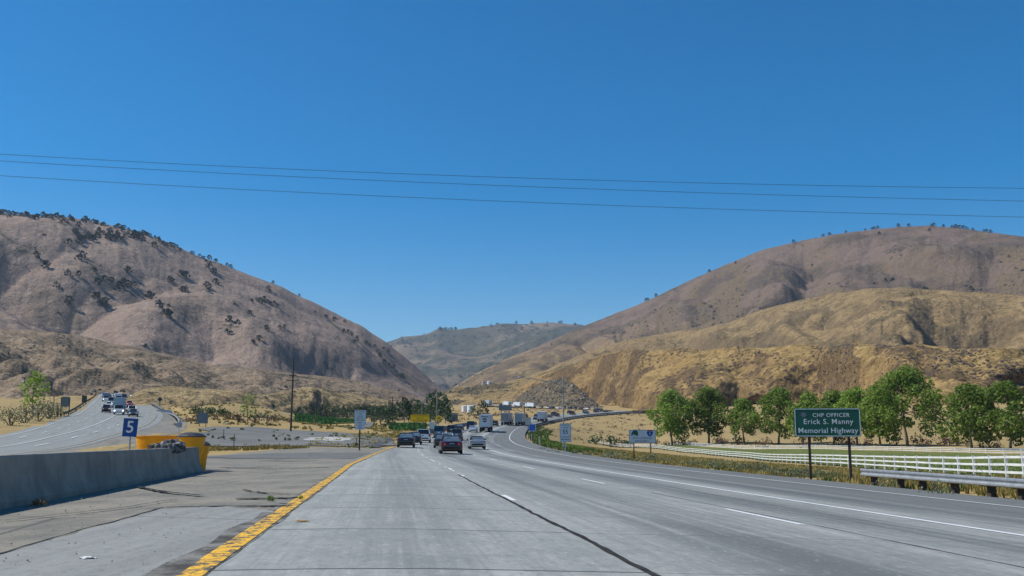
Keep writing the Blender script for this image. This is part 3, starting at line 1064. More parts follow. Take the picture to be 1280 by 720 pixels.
hill('hills', [(150, 503), (160, 497), (172, 489), (185, 484.5), (215, 482), (250, 485), (285, 488), (320, 493.5), (345, 491.5), (360, 487), (390, 483), (410, 486), (430, 491), (470, 497), (500, 503), (530, 508), (560, 514)],
     [(150, 250), (250, 245), (330, 330), (400, 450), (560, 600)], [(150, 310), (200, 350), (300, 420), (400, 600), (560, 720)],
     hm_lt, lambda t: .6 * t + .4 * ease(t), .16, 40, 417, 500, 70, 1.2, key='tan')
hill('hills', [(470, 545), (545, 501), (560, 488), (600, 464), (640, 446), (700, 421), (735, 405), (780, 388), (820, 371), (860, 351), (900, 334), (950, 313), (1000, 301), (1050, 292), (1100, 285.5), (1160, 282), (1200, 285), (1240, 291), (1320, 300), (1500, 330), (1800, 340), (2200, 360)],
     [(470, 1500), (1000, 1350), (1300, 1100), (2200, 900)], [(470, 2300), (800, 2400), (1100, 2300), (2200, 1700)],
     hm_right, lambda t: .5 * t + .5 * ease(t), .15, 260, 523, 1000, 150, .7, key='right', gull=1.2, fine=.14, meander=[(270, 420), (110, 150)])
hm_mid = hillmat('golden_slope_grass', (.31, .222, .108), (.25, .176, .088), (.16, .115, .07), (.085, .07, .045), 1 / 150, (.55, .66), 1 / 7, .16, (.46, .60))
hill('hills', [(560, 520), (640, 482), (700, 454), (740, 438), (780, 426), (820, 418), (870, 411), (910, 404), (940, 392), (965, 383), (1000, 375), (1040, 367), (1080, 361), (1130, 359), (1180, 363), (1240, 367), (1330, 374), (1500, 380), (1800, 385), (2200, 390)],
     [(560, 1150), (740, 1060), (1000, 860), (1240, 740), (2200, 640)], [(560, 1450), (740, 1500), (1000, 1320), (1240, 1150), (2200, 1000)],
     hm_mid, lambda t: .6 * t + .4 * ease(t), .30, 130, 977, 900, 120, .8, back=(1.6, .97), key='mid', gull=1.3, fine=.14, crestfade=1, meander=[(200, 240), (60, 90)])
hill('hills', [(480, 530), (520, 513), (535, 501), (548, 493), (561, 486.5), (571, 483.5), (602, 481), (634, 478), (657, 471), (690, 460), (720, 452), (760, 446), (800, 444)],
     [(480, 950), (800, 950)], [(480, 1150), (657, 1300), (800, 1350)],
     hm_spur, lambda t: .7 * t + .3 * ease(t), .17, 110, 633, 420, 90, 1.2, key='spur')
hill('hills', [(575, 520), (600, 508), (640, 488.5), (680, 468), (720, 455), (745, 446), (760, 442), (790, 436), (815, 439), (850, 435), (885, 438), (920, 433), (955, 436), (1000, 430), (1035, 434), (1075, 428), (1110, 433), (1150, 430), (1195, 437), (1240, 434), (1330, 440), (1500, 445), (1800, 440), (2200, 430)],
     [(575, 960), (640, 960), (740, 880), (800, 690), (900, 600), (1000, 560), (1240, 460), (1500, 420), (2200, 380)],
     [(575, 1130), (640, 1110), (740, 1010), (800, 830), (900, 735), (1000, 690), (1240, 590), (2200, 520)],
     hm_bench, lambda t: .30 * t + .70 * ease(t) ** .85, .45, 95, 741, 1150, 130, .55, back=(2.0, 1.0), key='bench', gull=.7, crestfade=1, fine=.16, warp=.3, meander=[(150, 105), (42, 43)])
hill('hills', [(600, 520), (622, 510), (640, 502.5), (660, 488.5), (680, 478), (700, 472.5), (715, 478), (735, 495), (752, 509), (772, 522)],
     [(600, 860), (700, 770), (772, 680)], [(600, 960), (700, 880), (772, 790)],
     hm_rock, lambda t: .8 * t + .2 * ease(t), .08, 40, 855, 260, 70, 1.4, key='rock')


# low scrub and broken rock on the slopes: nobody could count it
def scrubs(name, key, n, r0, r1, seed, m, lo=.0, u0=-60, u1=1340, thr=.05, sc=60, flat=.75, bw=.9):
    g = np.random.default_rng(seed)
    h = HILL[key]
    V_ = h['V'][:h['nR']]
    k = n * 5
    i = g.integers(int(lo * h['nR']), h['nR'] - 1, k); j = g.integers(0, V_.shape[1] - 1, k)
    f, e = g.random(k)[:, None], g.random(k)[:, None]
    P = (V_[i, j] * (1 - f) + V_[i + 1, j] * f) * (1 - e) + (V_[i, j + 1] * (1 - f) + V_[i + 1, j + 1] * f) * e
    uu = 640 + F * P[:, 0] / P[:, 1]
    keep = (uu > u0) & (uu < u1) & (fbm(P[:, 0] / sc, P[:, 1] / sc, 3, seed) + g.random(k) * .5 - .25 + (h['brush'][i, j] - .3) * bw > thr)
    P = P[keep][:n]
    n = len(P)
    r = g.uniform(r0, r1, n) * (.6 + g.random(n) ** 3 * 1.2)
    base = np.array([(1, 0, .1), (.3, .95, .2), (-.8, .6, .05), (-.8, -.6, .2), (.3, -.95, .1), (.1, .1, 1.0), (-.35, .3, .85), (.45, -.3, .8)])
    fs = np.array([(0, 1, 5), (1, 2, 6), (2, 3, 6), (3, 4, 7), (4, 0, 7), (5, 1, 6), (6, 3, 5), (5, 3, 7), (7, 0, 5), (3, 7, 5)])
    a = g.random(n) * 6.28
    B = base[None] * (1 + g.uniform(-.3, .3, (n, 8, 3)))
    ca, sa = np.cos(a)[:, None], np.sin(a)[:, None]
    Q = np.stack([B[..., 0] * ca - B[..., 1] * sa, B[..., 0] * sa + B[..., 1] * ca, B[..., 2] * flat], -1) * r[:, None, None] + P[:, None, :] - np.array([0, 0, .15])
    fa = (fs[None] + 8 * np.arange(n)[:, None, None]).reshape(-1, 3)
    return tag(npmesh(name, Q.reshape(-1, 3), fa, m), kind='stuff')


M_SCRUB = leafmat('dry_scrub', (.075, .068, .04), (.035, .042, .022), 0)
M_SCRUB_BR = leafmat('brown_scrub', (.10, .07, .045), (.055, .042, .028), 0)
M_ROCKS = leafmat('broken_rock', (.19, .158, .108), (.05, .043, .032), 0)
scrubs('scrub', 'bench', 6000, .4, .85, 1, M_SCRUB_BR, 0, 560, 1330, .22, 70)
scrubs('scrub', 'right', 2600, 1.2, 2.6, 2, M_SCRUB, .15, 560, 1330, .2, 200)
scrubs('scrub', 'left', 420, 1.1, 2.4, 3, M_SCRUB, 0, -60, 600, .22, 200)
scrubs('scrub', 'leftfoot', 2200, .45, 1.05, 4, M_SCRUB, 0, -60, 580, .1, 70)
scrubs('scrub', 'tan', 500, .3, .8, 5, M_SCRUB_BR, 0, 140, 560, .1, 30)
scrubs('scrub', 'spur', 1400, .7, 1.6, 6, M_SCRUB, 0, 480, 800, .08, 80)
scrubs('scrub', 'far', 1500, 4, 8, 7, M_SCRUB, 0, 400, 800, .1, 300)
scrubs('rocks', 'rock', 2600, .5, 1.2, 8, M_ROCKS, 0, 590, 775, -.6, 30, .8)

# ------------------------------------------------------------------ trees and bushes
def leafcloud(cl, nper, size, seed, squash=.8, updown=.3):
    """small leaf faces spread through the shells of clumps [(centre, radius)]"""
    g = np.random.default_rng(seed)
    Vs, n = [], 0
    for c, r in cl:
        k = max(6, int(nper * (r ** 2)))
        d = g.normal(size=(k, 3)); d /= np.linalg.norm(d, axis=1)[:, None]
        rad = r * (.45 + .6 * g.random(k) ** .6)
        p = np.asarray(c) + d * rad[:, None] * np.array([1, 1, squash])
        nrm = d * .6 + g.normal(size=(k, 3)) * .6 + np.array([0, 0, updown])
        nrm /= np.linalg.norm(nrm, axis=1)[:, None]
        a = np.cross(nrm, g.normal(size=(k, 3))); a /= np.linalg.norm(a, axis=1)[:, None]
        b = np.cross(nrm, a)
        s = size * (.6 + .8 * g.random(k))[:, None]
        q = np.stack([p - a * s, p - b * s * .62, p + a * s, p + b * s * .62], 1)
        q += nrm[:, None, :] * (g.random((k, 1, 1)) * .2 * size)
        Vs.append(q.reshape(-1, 3)); n += k
    V = np.concatenate(Vs)
    return V, np.arange(len(V)).reshape(-1, 4)


BARK = mat('bark', (.16, .13, .10), (.10, .085, .065), 3, .9, bmp=.5)
LEAF = leafmat('cottonwood_leaf', (.235, .325, .05), (.12, .20, .03), .45)
LEAF_B = leafmat('young_leaf', (.17, .26, .035), (.11, .20, .03), .35)
LEAF_D = leafmat('dark_leaf', (.035, .062, .022), (.018, .038, .016), .15)
LEAF_M = leafmat('grove_leaf', (.065, .115, .04), (.032, .066, .026), .25)
LEAF_G = leafmat('sage_leaf', (.17, .195, .11), (.10, .125, .065), .2)
LEAF_R = leafmat('rust_leaf', (.15, .085, .06), (.085, .055, .035), .15)
LEAF_Y = leafmat('straw_stem', (.34, .25, .075), (.22, .19, .06), .25)
LEAF_O = leafmat('oak_leaf', (.040, .052, .026), (.020, .030, .017), .1)


def crown_clusters(H, Wd, z0, n, seed, top=.55, rmin=.075, rmax=.165):
    g = random.Random(seed)
    out = []
    for k in range(n):
        f = (k + .5) / n
        z = z0 + (H - z0) * (f ** .85) * .93
        q = (z - z0) / (H - z0)
        R = Wd / 2 * (math.sin(math.pi * min(1, .18 + q * .86)) ** .75)
        a = k * 2.399 + g.uniform(-.5, .5)
        rr_ = R * g.uniform(.35, .95)
        out.append(((rr_ * math.cos(a), rr_ * math.sin(a), z), H * g.uniform(rmin, rmax)))
    return out


def tree(name, label, cat, loc, H, Wd, z0, leaf, seed, ncl=22, nper=34, size=.3, group=None, trunk_r=None, limbs=7, rz=0):
    t = thing(name, label, cat, loc, rz, group)
    g = random.Random(seed)
    cl = crown_clusters(H, Wd, z0, ncl, seed)
    tr = trunk_r or H * .022
    mb = MB()
    lean = (g.uniform(-.03, .03) * H, g.uniform(-.03, .03) * H)
    zf = z0 + (H - z0) * .45
    ctr = [(0, 0, -.3), (lean[0] * .3, lean[1] * .3, z0 * .6), (lean[0], lean[1], z0 * 1.25), (lean[0] * 1.2, lean[1] * 1.1, zf), (lean[0] * .8, lean[1], H * .82)]
    mb.tube(ctr, [tr * 1.25, tr, tr * .8, tr * .5, tr * .12], 7)
    for c, r in g.sample(cl, min(limbs, len(cl))):
        b0 = Vector(ctr[2]).lerp(Vector(ctr[3]), g.uniform(0, .9)) if c[2] > z0 * 1.2 else Vector(ctr[1]).lerp(Vector(ctr[2]), .7)
        e = Vector(c)
        md = b0.lerp(e, .5) + Vector((0, 0, -.03 * H))
        mb.tube([b0, md, e], [tr * .42, tr * .28, tr * .08], 5)
    mb.build('trunk', BARK, t, 50)
    V, Fq = leafcloud(cl, nper, size, seed)
    npmesh('crown', V, Fq, leaf, t)
    return t


# cottonwoods behind the paddock: (column, depth, height, width, crown base)
ctn = [(840, 300, 17.5, 15, 3.4, 'full round cottonwood tree, leftmost of the paddock row'),
       (886, 300, 17, 14, 3.6, 'second cottonwood from the left of the row, with a gap in its lower crown'),
       (930, 292, 13.2, 11, 3.0, 'small thin cottonwood tree, third from the left of the row'),
       (973, 285, 16.2, 15, 3.0, 'spreading cottonwood tree just left of the green memorial sign'),
       (1012, 272, 14.5, 11, 2.6, 'cottonwood tree whose crown rises behind the left end of the green sign'),
       (1042, 262, 14.5, 12, 2.6, 'cottonwood tree rising behind the right end of the green sign'),
       (1071, 252, 15, 12, 2.6, 'cottonwood tree between the green sign and the tallest tree'),
       (1100, 246, 14.8, 11, 2.6, 'cottonwood tree tucked against the left side of the tallest tree'),
       (1134, 238, 19.0, 19, 4.2, 'tallest cottonwood tree of the paddock row with a broad crown'),
       (1214, 216, 14.5, 13, 2.2, 'dense cottonwood tree standing alone near the right end of the row'),
       (1262, 208, 15, 13, 2.4, 'cottonwood tree at the far right end of the row')]
for k, (u, d, H, Wd, z0, lb) in enumerate(ctn):
    x, y, z = gpt(u, d)
    tree('cottonwood_tree', lb, 'tree', (x, y, z), H, Wd, z0, LEAF, 100 + k, 38, 40, .34, 'cottonwood trees behind the paddock', H * .018, 9)


def bush(name, label, cat, loc, w, h, leaf, seed, group=None, n=10, nper=190, size=.055, stems=True):
    t = thing(name, label, cat, loc, random.Random(seed).uniform(0, 6), group)
    g = random.Random(seed)
    cl = []
    for k in range(n):
        a, q = g.uniform(0, 6.28), g.random() ** .6
        cl.append(((w * .36 * q * math.cos(a), w * .36 * q * math.sin(a), h * (.28 + .42 * (1 - q) + g.uniform(-.05, .1))), min(w, h * 1.3) * g.uniform(.2, .32)))
    mb = MB()
    for c, r in cl[:6]:
        mb.tube([(0, 0, -.1), (c[0] * .5, c[1] * .5, c[2] * .5), c], [.03 * h, .02 * h, .008 * h], 4)
    mb.build('stems', BARK, t)
    V, Fq = leafcloud(cl, nper, size, seed, .8)
    V[:, 2] = np.maximum(V[:, 2], -.02)
    npmesh('foliage', V, Fq, leaf, t)
    return t


# prototypes for the crowds of bushes, copied below
def protos(name, leaf, n, w, h, cat, seed, **kw):
    return [bush(name, 'bush', cat, (0, 0, 0), w * (1 + .2 * k / n), h, leaf, seed + k, **kw) for k in range(n)]


def spread(ps, spots, group):
    tr = [tree_of(p) for p in ps]
    g = random.Random(len(spots))
    for k, (x, y, z, sc, lb) in enumerate(spots):
        p = ps[k % len(ps)]
        if k < len(ps):
            p.location = (x, y, z); p.scale = (sc, sc, sc * g.uniform(.85, 1.1)); p.rotation_euler = (0, 0, g.uniform(0, 6.28))
            p['label'] = lb; p['group'] = group
        else:
            dup(p, tr[k % len(ps)], (x, y, z), g.uniform(0, 6.28), 0, (sc, sc, sc * g.uniform(.85, 1.1)), lb, group)


g_ = random.Random(5)
# sage and rabbitbrush on the right verge; the row of pixel columns is where the photo shows them
sp = []
vg = [(678, 120, .8), (690, 108, .9), (697, 104, .7), (722, 98, 1.0), (733, 96, 1.1), (752, 92, .9), (760, 88, 1.3), (771, 86, 1.4), (783, 84, .8), (805, 80, 1.1), (813, 79, 1.2), (832, 76, .9),
      (862, 68, 1.0), (880, 66, 1.0), (893, 65, .9), (911, 62, 1.2), (925, 60, .9), (938, 58, 1.1), (948, 58, 1.0), (956, 56, .9), (968, 53, 1.0), (984, 51, 1.1), (1003, 48, 1.0), (1007, 52, .8), (1030, 50, .9), (1047, 47, .7)]
for u, d, s in vg:
    x, y, z = gpt(u, d)
    sp.append((x, y, z - .05, s, 'low grey green sagebrush on the dry verge beside the right shoulder'))
ps = protos('sagebrush', LEAF_G, 4, 1.5, .85, 'shrub', 300)
spread(ps, sp, 'sagebrush along the right verge')
sp = []
for u, d, s, lb in [(1145, 44, .95, 'rounded blue green shrub between the guardrail and the white fence'), (1216, 42, .9, 'small dark shrub behind the right end of the guardrail'),
                    (1105, 38, .8, 'low shrub growing under the guardrail behind its first posts'), (1168, 33, .8, 'low leafy shrub behind the middle posts of the guardrail')]:
    x, y, z = gpt(u, d); sp.append((x, y, z - .05, s, lb))
spread(protos('roadside_shrub', LEAF_G, 2, 1.5, .8, 'shrub', 320), sp, 'shrubs behind the guardrail')
# green weeds where the shoulder meets the far curve
sp = []
for k in range(16):
    y = 120 + k * 9 + g_.uniform(-3, 3)
    i = at_y(y); p = sb(i, 20.6 + g_.uniform(0, 2.6))
    sp.append((p[0], p[1], G1(p[0], p[1]) - .05, g_.uniform(.55, 1.0), 'green weedy bush lining the outer edge of the far curve'))
spread(protos('weedy_bush', LEAF, 3, 1.6, 1.1, 'shrub', 340, size=.11, nper=60), sp, 'green bushes along the far curve')
# reddish brown shrubs at the feet of the cottonwoods
sp = []
for k, u in enumerate([820, 833, 846, 853, 862, 868, 905, 918, 946, 952, 958, 1000, 1048, 1056, 1064, 1086, 1120, 1146, 1160, 1176, 1186, 1196, 1207, 1226, 1236, 1246]):
    d = float(np.interp(u, [820, 1246], [303, 216])) + g_.uniform(-3, 6)
    x, y, z = gpt(u, d)
    sp.append((x, y, z - .1, g_.uniform(.8, 1.5), 'reddish brown shrub at the foot of the cottonwood row'))
spread(protos('rusty_shrub', LEAF_R, 4, 3.0, 2.3, 'shrub', 360, size=.2, nper=16), sp, 'shrubs under the cottonwoods')
sp = []
for u, d, s, lb in [(745, 322, 1.5, 'dark green bush at the left end of the white fence'), (766, 318, 1.8, 'larger dark green bush beside the left end of the white fence'), (778, 320, 1.3, 'dark green bush right of the larger bush near the fence end'),
                    (898, 296, 1.0, 'green bush between the second and third cottonwoods'), (924, 290, 1.3, 'grey green bush below the small thin cottonwood'), (788, 312, 1.0, 'dark green bush behind the white emblem sign')]:
    x, y, z = gpt(u, d); sp.append((x, y, z - .1, s, lb))
spread(protos('dark_bush', LEAF_M, 3, 4.0, 2.6, 'shrub', 380, size=.25, nper=14), sp, 'bushes by the paddock')

# left: the pale young tree, roadside bushes on the tan bank, green row behind
x, y, z = gpt(309, 176)
tree('young_tree', 'bright green young tree at the edge of the gravel lot', 'tree', (x, y, z), 5.6, 3.6, 1.3, LEAF_B, 411, 15, 46, .17, None, .07, 6)
sp = []
for u, d, s in [(232, 165, .8), (243, 172, 1.0), (266, 185, .9), (282, 190, 1.2), (294, 192, .7), (299, 180, 1.4), (318, 180, 1.4), (334, 186, 1.2), (345, 188, 1.0), (361, 192, .8), (222, 150, .9)]:
    x, y, z = gpt(u, d); sp.append((x, y, z - .1, s, 'dark dry bush on the tan bank behind the gravel lot'))
spread(protos('dry_bush', LEAF_R, 3, 2.8, 1.7, 'shrub', 420, size=.17, nper=22), sp, 'dry bushes on the tan bank')
sp = []
for k, u in enumerate([243, 250, 257, 264, 271, 277, 284, 326, 333, 341, 350, 357]):
    x, y, z = gpt(u, 236 + g_.uniform(-4, 4)); sp.append((x, y, z - .1, g_.uniform(.8, 1.2), 'green bush in the row along the top of the tan bank'))
spread(protos('green_bush', LEAF_M, 3, 3.4, 2.4, 'shrub', 440, size=.24, nper=14), sp, 'green bushes on top of the tan bank')
sp = []
for u, d, s, lb in [(46, 165, 1.9, 'grey green sage thicket at the far left beyond the northbound road'), (60, 178, 2.1, 'second grey green sage thicket left of the blank roadside sign'), (70, 186, 1.6, 'sage bush just left of the blank roadside sign'), (30, 158, 2.0, 'sage thicket at the left edge of the picture'), (12, 150, 2.0, 'sage thicket beyond the left edge of the road')]:
    x, y, z = gpt(u, d); sp.append((x, y, z - .1, s, lb))
spread(protos('sage_thicket', LEAF_G, 3, 2.6, 1.9, 'shrub', 460, size=.07, nper=110), sp, 'sage beside the northbound road')
x, y, z = gpt(39, 190)
tree('roadside_tree', 'leafy green tree at the far left behind the sage thicket', 'tree', (x, y, z), 8.6, 6.2, 2.2, LEAF, 470, 16, 26, .3, None, .12)
x, y, z = gpt(62, 205)
tree('bare_tree', 'greyish nearly leafless tree behind the blank roadside sign', 'tree', (x, y, z), 7.0, 7.0, 1.2, leafmat('grey_twig', (.16, .135, .115), (.10, .085, .075), 0), 471, 12, 12, .12, None, .12)

# valley grove across the middle distance
gm = [tree('grove_tree', 'grove', 'tree', (0, 0, 0), 6.5, 5.6 + .5 * k, .35, [LEAF_M, LEAF_D, LEAF_M, LEAF_M][k], 500 + k, 17, 26, .34, None, .16, 4) for k in range(4)]
spots = []
g_ = random.Random(77)
for k in range(36):
    u = 368 + k * 3.6 + g_.uniform(-2, 2)
    spots.append((u, 455 + g_.uniform(-25, 40), g_.uniform(.65, 1.15), 'dark green tree in the long valley grove behind the crop field'))
for k in range(22):
    u = 470 + k * 4.3 + g_.uniform(-2, 2)
    spots.append((u, 400 + g_.uniform(-20, 60), g_.uniform(.75, 1.2), 'dark green tree in the dense grove behind the yellow signs'))
for u, d, s, lb in [(546, 330, 1.6, 'tall dark tree behind the yellow diamond sign'), (538, 340, 1.45, 'tall dark tree just left of the pole by the diamond sign'), (556, 345, 1.3, 'tall dark tree right of the yellow diamond sign'),
                    (505, 330, 1.25, 'dark tree left of the yellow rectangular sign'), (518, 335, 1.3, 'dark tree directly above the yellow rectangular sign'),
                    (476, 262, .85, 'low spreading dark tree beside the dirt road'), (486, 258, .75, 'smaller spreading dark tree right of the dirt road'),
                    (604, 420, 1.2, 'olive tree at the end of the grove beside the white truck'), (592, 430, 1.0, 'olive tree below the white storage tanks')]:
    spots.append((u, d, s, lb))
gt = [tree_of(p) for p in gm]
for k, (u, d, s, lb) in enumerate(spots):
    x, y, z = gpt(u, d)
    sc = (s, s, s * g_.uniform(.9, 1.15))
    if k < 4:
        gm[k].location = (x, y, z); gm[k].scale = sc; gm[k]['label'] = lb; gm[k]['group'] = 'trees of the valley grove'
    else:
        dup(gm[k % 4], gt[k % 4], (x, y, z), g_.uniform(0, 6.28), 0, sc, lb, 'trees of the valley grove')

# oaks on the hills: small in the photo, each still a tree of its own
oaks = []
for k in range(4):
    t = tree('oak_tree', 'oak', 'tree', (0, 0, 0), 8.5, 9.5 + k * .7, .3, LEAF_O, 600 + k, 13, 16, .85, None, .4, 3)
    oaks.append(t)
ot = [tree_of(p) for p in oaks]
ospots = []
g_ = random.Random(21)
z3 = [(178, 100), (190, 130), (192, 150), (152, 153), (275, 100), (15, 205), (55, 250), (195, 213), (205, 205), (145, 275), (187, 285), (255, 265), (393, 265), (98, 322), (268, 318), (295, 295), (325, 305), (345, 338), (358, 330), (375, 310), (390, 322), (412, 322), (256, 373), (268, 372), (152, 390), (280, 400), (294, 410), (563, 307), (574, 309), (607, 280), (620, 283), (632, 290), (614, 345), (628, 347), (478, 368), (490, 374), (720, 245), (728, 236), (740, 270), (750, 268), (714, 330), (724, 345), (750, 312), (550, 445), (562, 450), (520, 410), (500, 160)]
for x, y in z3:
    ospots.append(('left', 40 + x / 3.273, 260 + y / 3.273, g_.uniform(.95, 1.4), 'single dark oak dotted on the bare face of the left hill'))
sky_l = [(0, 266), (40, 270), (75, 271), (100, 273.5), (150, 284), (200, 299), (228, 311)]
for k in range(64):
    u = -10 + k * 3.7 + g_.uniform(-2, 2)
    v = float(np.interp(u, *zip(*sky_l))) + abs(g_.gauss(0, 2.5)) * (1 + .8 * math.sin(max(0, min(1, (u - 60) / 120)) * 3.1)) + .8
    ospots.append(('left', u, v, g_.uniform(.7, 1.25), 'dark oak in the row along the crest of the left hill'))
for k in range(34):
    u = g_.uniform(92, 182); v = float(np.interp(u, [92, 130, 182], [300, 296, 296])) + g_.gauss(0, 3.2)
    ospots.append(('left', u, v, g_.uniform(.8, 1.3), 'dark oak in the thick band below the crest of the left hill'))
for u, v in [(250, 321.5), (254, 324), (258, 328), (262, 324), (284, 331.5), (289, 332), (270, 326), (240, 318.5), (341, 352), (374, 371)]:
    ospots.append(('left', u, v, g_.uniform(.7, 1.1), 'oak standing against the sky on the falling ridge of the left hill'))
for x, y in [(190, 330), (195, 340), (110, 260), (120, 265), (125, 210), (150, 205), (165, 200), (180, 205), (195, 215), (210, 215), (225, 225), (240, 235), (175, 220), (200, 150), (205, 165), (460, 280), (495, 295), (545, 300), (540, 350), (560, 350), (575, 360), (585, 395), (600, 380), (640, 400), (655, 405), (680, 410), (690, 440), (700, 455), (720, 425), (740, 435), (410, 257), (720, 490), (740, 495), (760, 510), (780, 545), (800, 550), (130, 400), (155, 380), (60, 310), (25, 300), (30, 360), (10, 350), (250, 330), (270, 325)]:
    ospots.append(('left', 280 + x / 3.6, 320 + y / 3.6, g_.uniform(.6, 1.1), 'dark scrub oak on the canyon side slope of the left hill'))
for x, y in [(290, 75), (317, 70), (383, 68), (462, 57), (490, 50), (500, 47), (515, 47), (735, 38), (745, 40), (783, 42), (820, 45), (835, 46), (850, 47), (865, 48), (880, 50), (905, 58), (950, 62), (960, 64), (975, 68), (600, 43), (640, 44), (172, 104)]:
    ospots.append(('right', 940 + x / 3.273, 270 + y / 3.273, g_.uniform(.7, 1.2), 'oak standing against the sky on the crest of the right hill'))
for x, y in [(725, 62), (520, 77), (706, 305), (718, 308), (575, 312), (545, 325), (898, 310), (500, 280), (545, 270), (575, 265)]:
    ospots.append(('right', 940 + x / 3.273, 270 + y / 3.273, g_.uniform(.7, 1.2), 'lone dark oak on the upper face of the right hill'))
for x, y in [(597, 203), (368, 298), (375, 301), (405, 290), (690, 172)]:
    ospots.append(('right', 680 + x / 2.879, 270 + y / 2.879, g_.uniform(.7, 1.1), 'oak on the left falling ridge of the right hill'))
for x, y in [(840, 432), (575, 410), (130, 440), (150, 435), (170, 428), (190, 420), (620, 490), (610, 480), (280, 400), (300, 396), (20, 480), (40, 485), (60, 480)]:
    ospots.append(('right', 940 + x / 3.273, 270 + y / 3.273, g_.uniform(.5, .9), 'dark bushy oak on the golden middle slope of the right hill'))
sky_f = [(500, 422), (530, 418), (547, 412), (575, 411), (600, 409), (620, 405.5), (645, 404), (660, 405), (690, 403), (728, 407)]
for k in range(26):
    u = g_.choice([g_.uniform(545, 578), g_.uniform(500, 728), g_.uniform(695, 726)])
    ospots.append(('far', u, float(np.interp(u, *zip(*sky_f))) + .8, g_.uniform(1.2, 2.2), 'tiny tree on the skyline of the hazy far ridge'))
for k, (h, u, v, s, lb) in enumerate(ospots):
    p = hit(h, u, v)
    loc = (p[0], p[1], p[2] - .6)
    sc = (s, s, s * g_.uniform(.8, 1.05))
    gp = {'left': 'oaks on the left hill', 'right': 'oaks on the right hill', 'far': 'trees on the far ridge'}[h]
    if k < 4:
        oaks[k].location = loc; oaks[k].scale = sc; oaks[k]['label'] = lb; oaks[k]['group'] = gp
    else:
        dup(oaks[k % 4], ot[k % 4], loc, g_.uniform(0, 6.28), 0, sc, lb, gp)


# ------------------------------------------------------------------ grass of the verges
def tufts(name, P, hmin, hmax, m, seed, per=5, wd=.02):
    g = np.random.default_rng(seed)
    n = len(P)
    k = n * per
    B = np.repeat(P, per, 0) + np.concatenate([g.normal(size=(k, 2)) * .12, np.zeros((k, 1))], 1)
    a = g.random(k) * 6.28
    h = g.uniform(hmin, hmax, k)[:, None]
    d = np.stack([np.cos(a), np.sin(a), np.zeros(k)], 1)
    s = np.stack([-np.sin(a), np.cos(a), np.zeros(k)], 1) * (wd * (1 + B[:, 1:2] / 40))
    lean = g.uniform(.05, .5, k)[:, None]
    up = np.array([0, 0, 1.0])
    V = np.stack([B - s, B + s, B + d * lean * h * .45 + up * h * .6 + s * .7, B + d * lean * h + up * h, B + d * lean * h * .45 + up * h * .6 - s * .7], 1)
    return tag(npmesh(name, V.reshape(-1, 3), np.arange(k * 5).reshape(-1, 5), m), kind='stuff')


def verge_pts(n, y0, y1, w0, w1, seed, thr=-9):
    g = np.random.default_rng(seed)
    y = y0 * (y1 / y0) ** (g.random(n) ** .8)
    ii = np.interp(y, sb(np.arange(UP0), np.full(UP0, 16.))[:, 1], np.arange(UP0))
    w = w0 + (w1 - w0) * g.random(n)
    p = sb(ii, w)
    k = fbm(p[:, 0] / 5, p[:, 1] / 5, 3, seed) > thr
    p = p[k]
    p[:, 2] = Gf(p[:, 0], p[:, 1]) - .02
    return p


tufts('grass', verge_pts(14000, 22, 200, 20.3, 37, 1, -.2), .08, .34, LEAF_Y, 1, 6)
tufts('grass', verge_pts(3800, 22, 190, 20.0, 28, 2, .1), .1, .3, leafmat('green_grass', (.12, .16, .04), (.08, .12, .03), .25), 2, 6)
tufts('grass', verge_pts(1000, 110, 330, 20.1, 25, 3), .2, .55, leafmat('verge_green', (.10, .16, .03), (.07, .11, .025), .25), 3, 6, .03)
for k_, (ua, ub, da, db, n) in enumerate([(368, 446, 305, 430, 2600), (385, 437, 234, 262, 700), (488, 532, 215, 298, 1200)]):
    yq = rng.uniform(da, db, n)
    q = np.stack([atx(rng.uniform(ua, ub, n), yq), yq, np.zeros(n)], 1); q[:, 2] = Gf(q[:, 0], q[:, 1]) + .1
    tufts('crop', q, .25, .7, leafmat('crop_blade', (.065, .16, .03), (.03, .085, .018), .2), 40 + k_, 4, .06)
# dry grass along the left edge, the lot and the slope
gq = np.random.default_rng(9)
n = 1500
q = np.stack([atx(gq.uniform(225, 500, n), gq.uniform(89, 97, n)), np.zeros(n), np.zeros(n)], 1)
q[:, 1] = gq.uniform(89, 97, n) + gq.random(n) ** 2 * 4
q[:, 0] = atx(gq.uniform(225, 490, n), q[:, 1])
q[:, 2] = Gf(q[:, 0], q[:, 1])
tufts('grass', q[(fbm(q[:, 0] / 3, q[:, 1] / 3, 2, 4) > .1) & (q[:, 0] / q[:, 1] < -.21)], .08, .34, LEAF_Y, 5, 5)
n = 2200
y_ = gq.uniform(165, 330, n)
q = np.stack([atx(gq.uniform(210, 545, n), y_), y_, np.zeros(n)], 1)
q[:, 2] = Gf(q[:, 0], q[:, 1])
i_k = fbm(q[:, 0] / 9, q[:, 1] / 9, 3, 4) > .1
tufts('grass', q[i_k], .2, .5, LEAF_Y, 6, 6, .04)
y_ = gq.uniform(96, 200, 1500)
i_ = np.interp(y_, sb(np.arange(UP0), np.full(UP0, 0.))[:, 1], np.arange(UP0))
q = sb(i_, -2.6 - gq.random(1500) * 7)
q[:, 2] = Gf(q[:, 0], q[:, 1])
tufts('grass', q[fbm(q[:, 0] / 4, q[:, 1] / 4, 3, 8) > .12], .1, .3, LEAF_Y, 7, 5, .025)
# scrub on the road embankments
q = verge_pts(900, 300, 620, 24, 60, 12)
SC_P = q


def blobs(name, P, r0, r1, m, seed):
    V, Fq = leafcloud([(tuple(p + np.array([0, 0, .2])), random.Random(i).uniform(r0, r1)) for i, p in enumerate(P)], 22, .22, seed, .6)
    return tag(npmesh(name, V, Fq, m), kind='stuff')


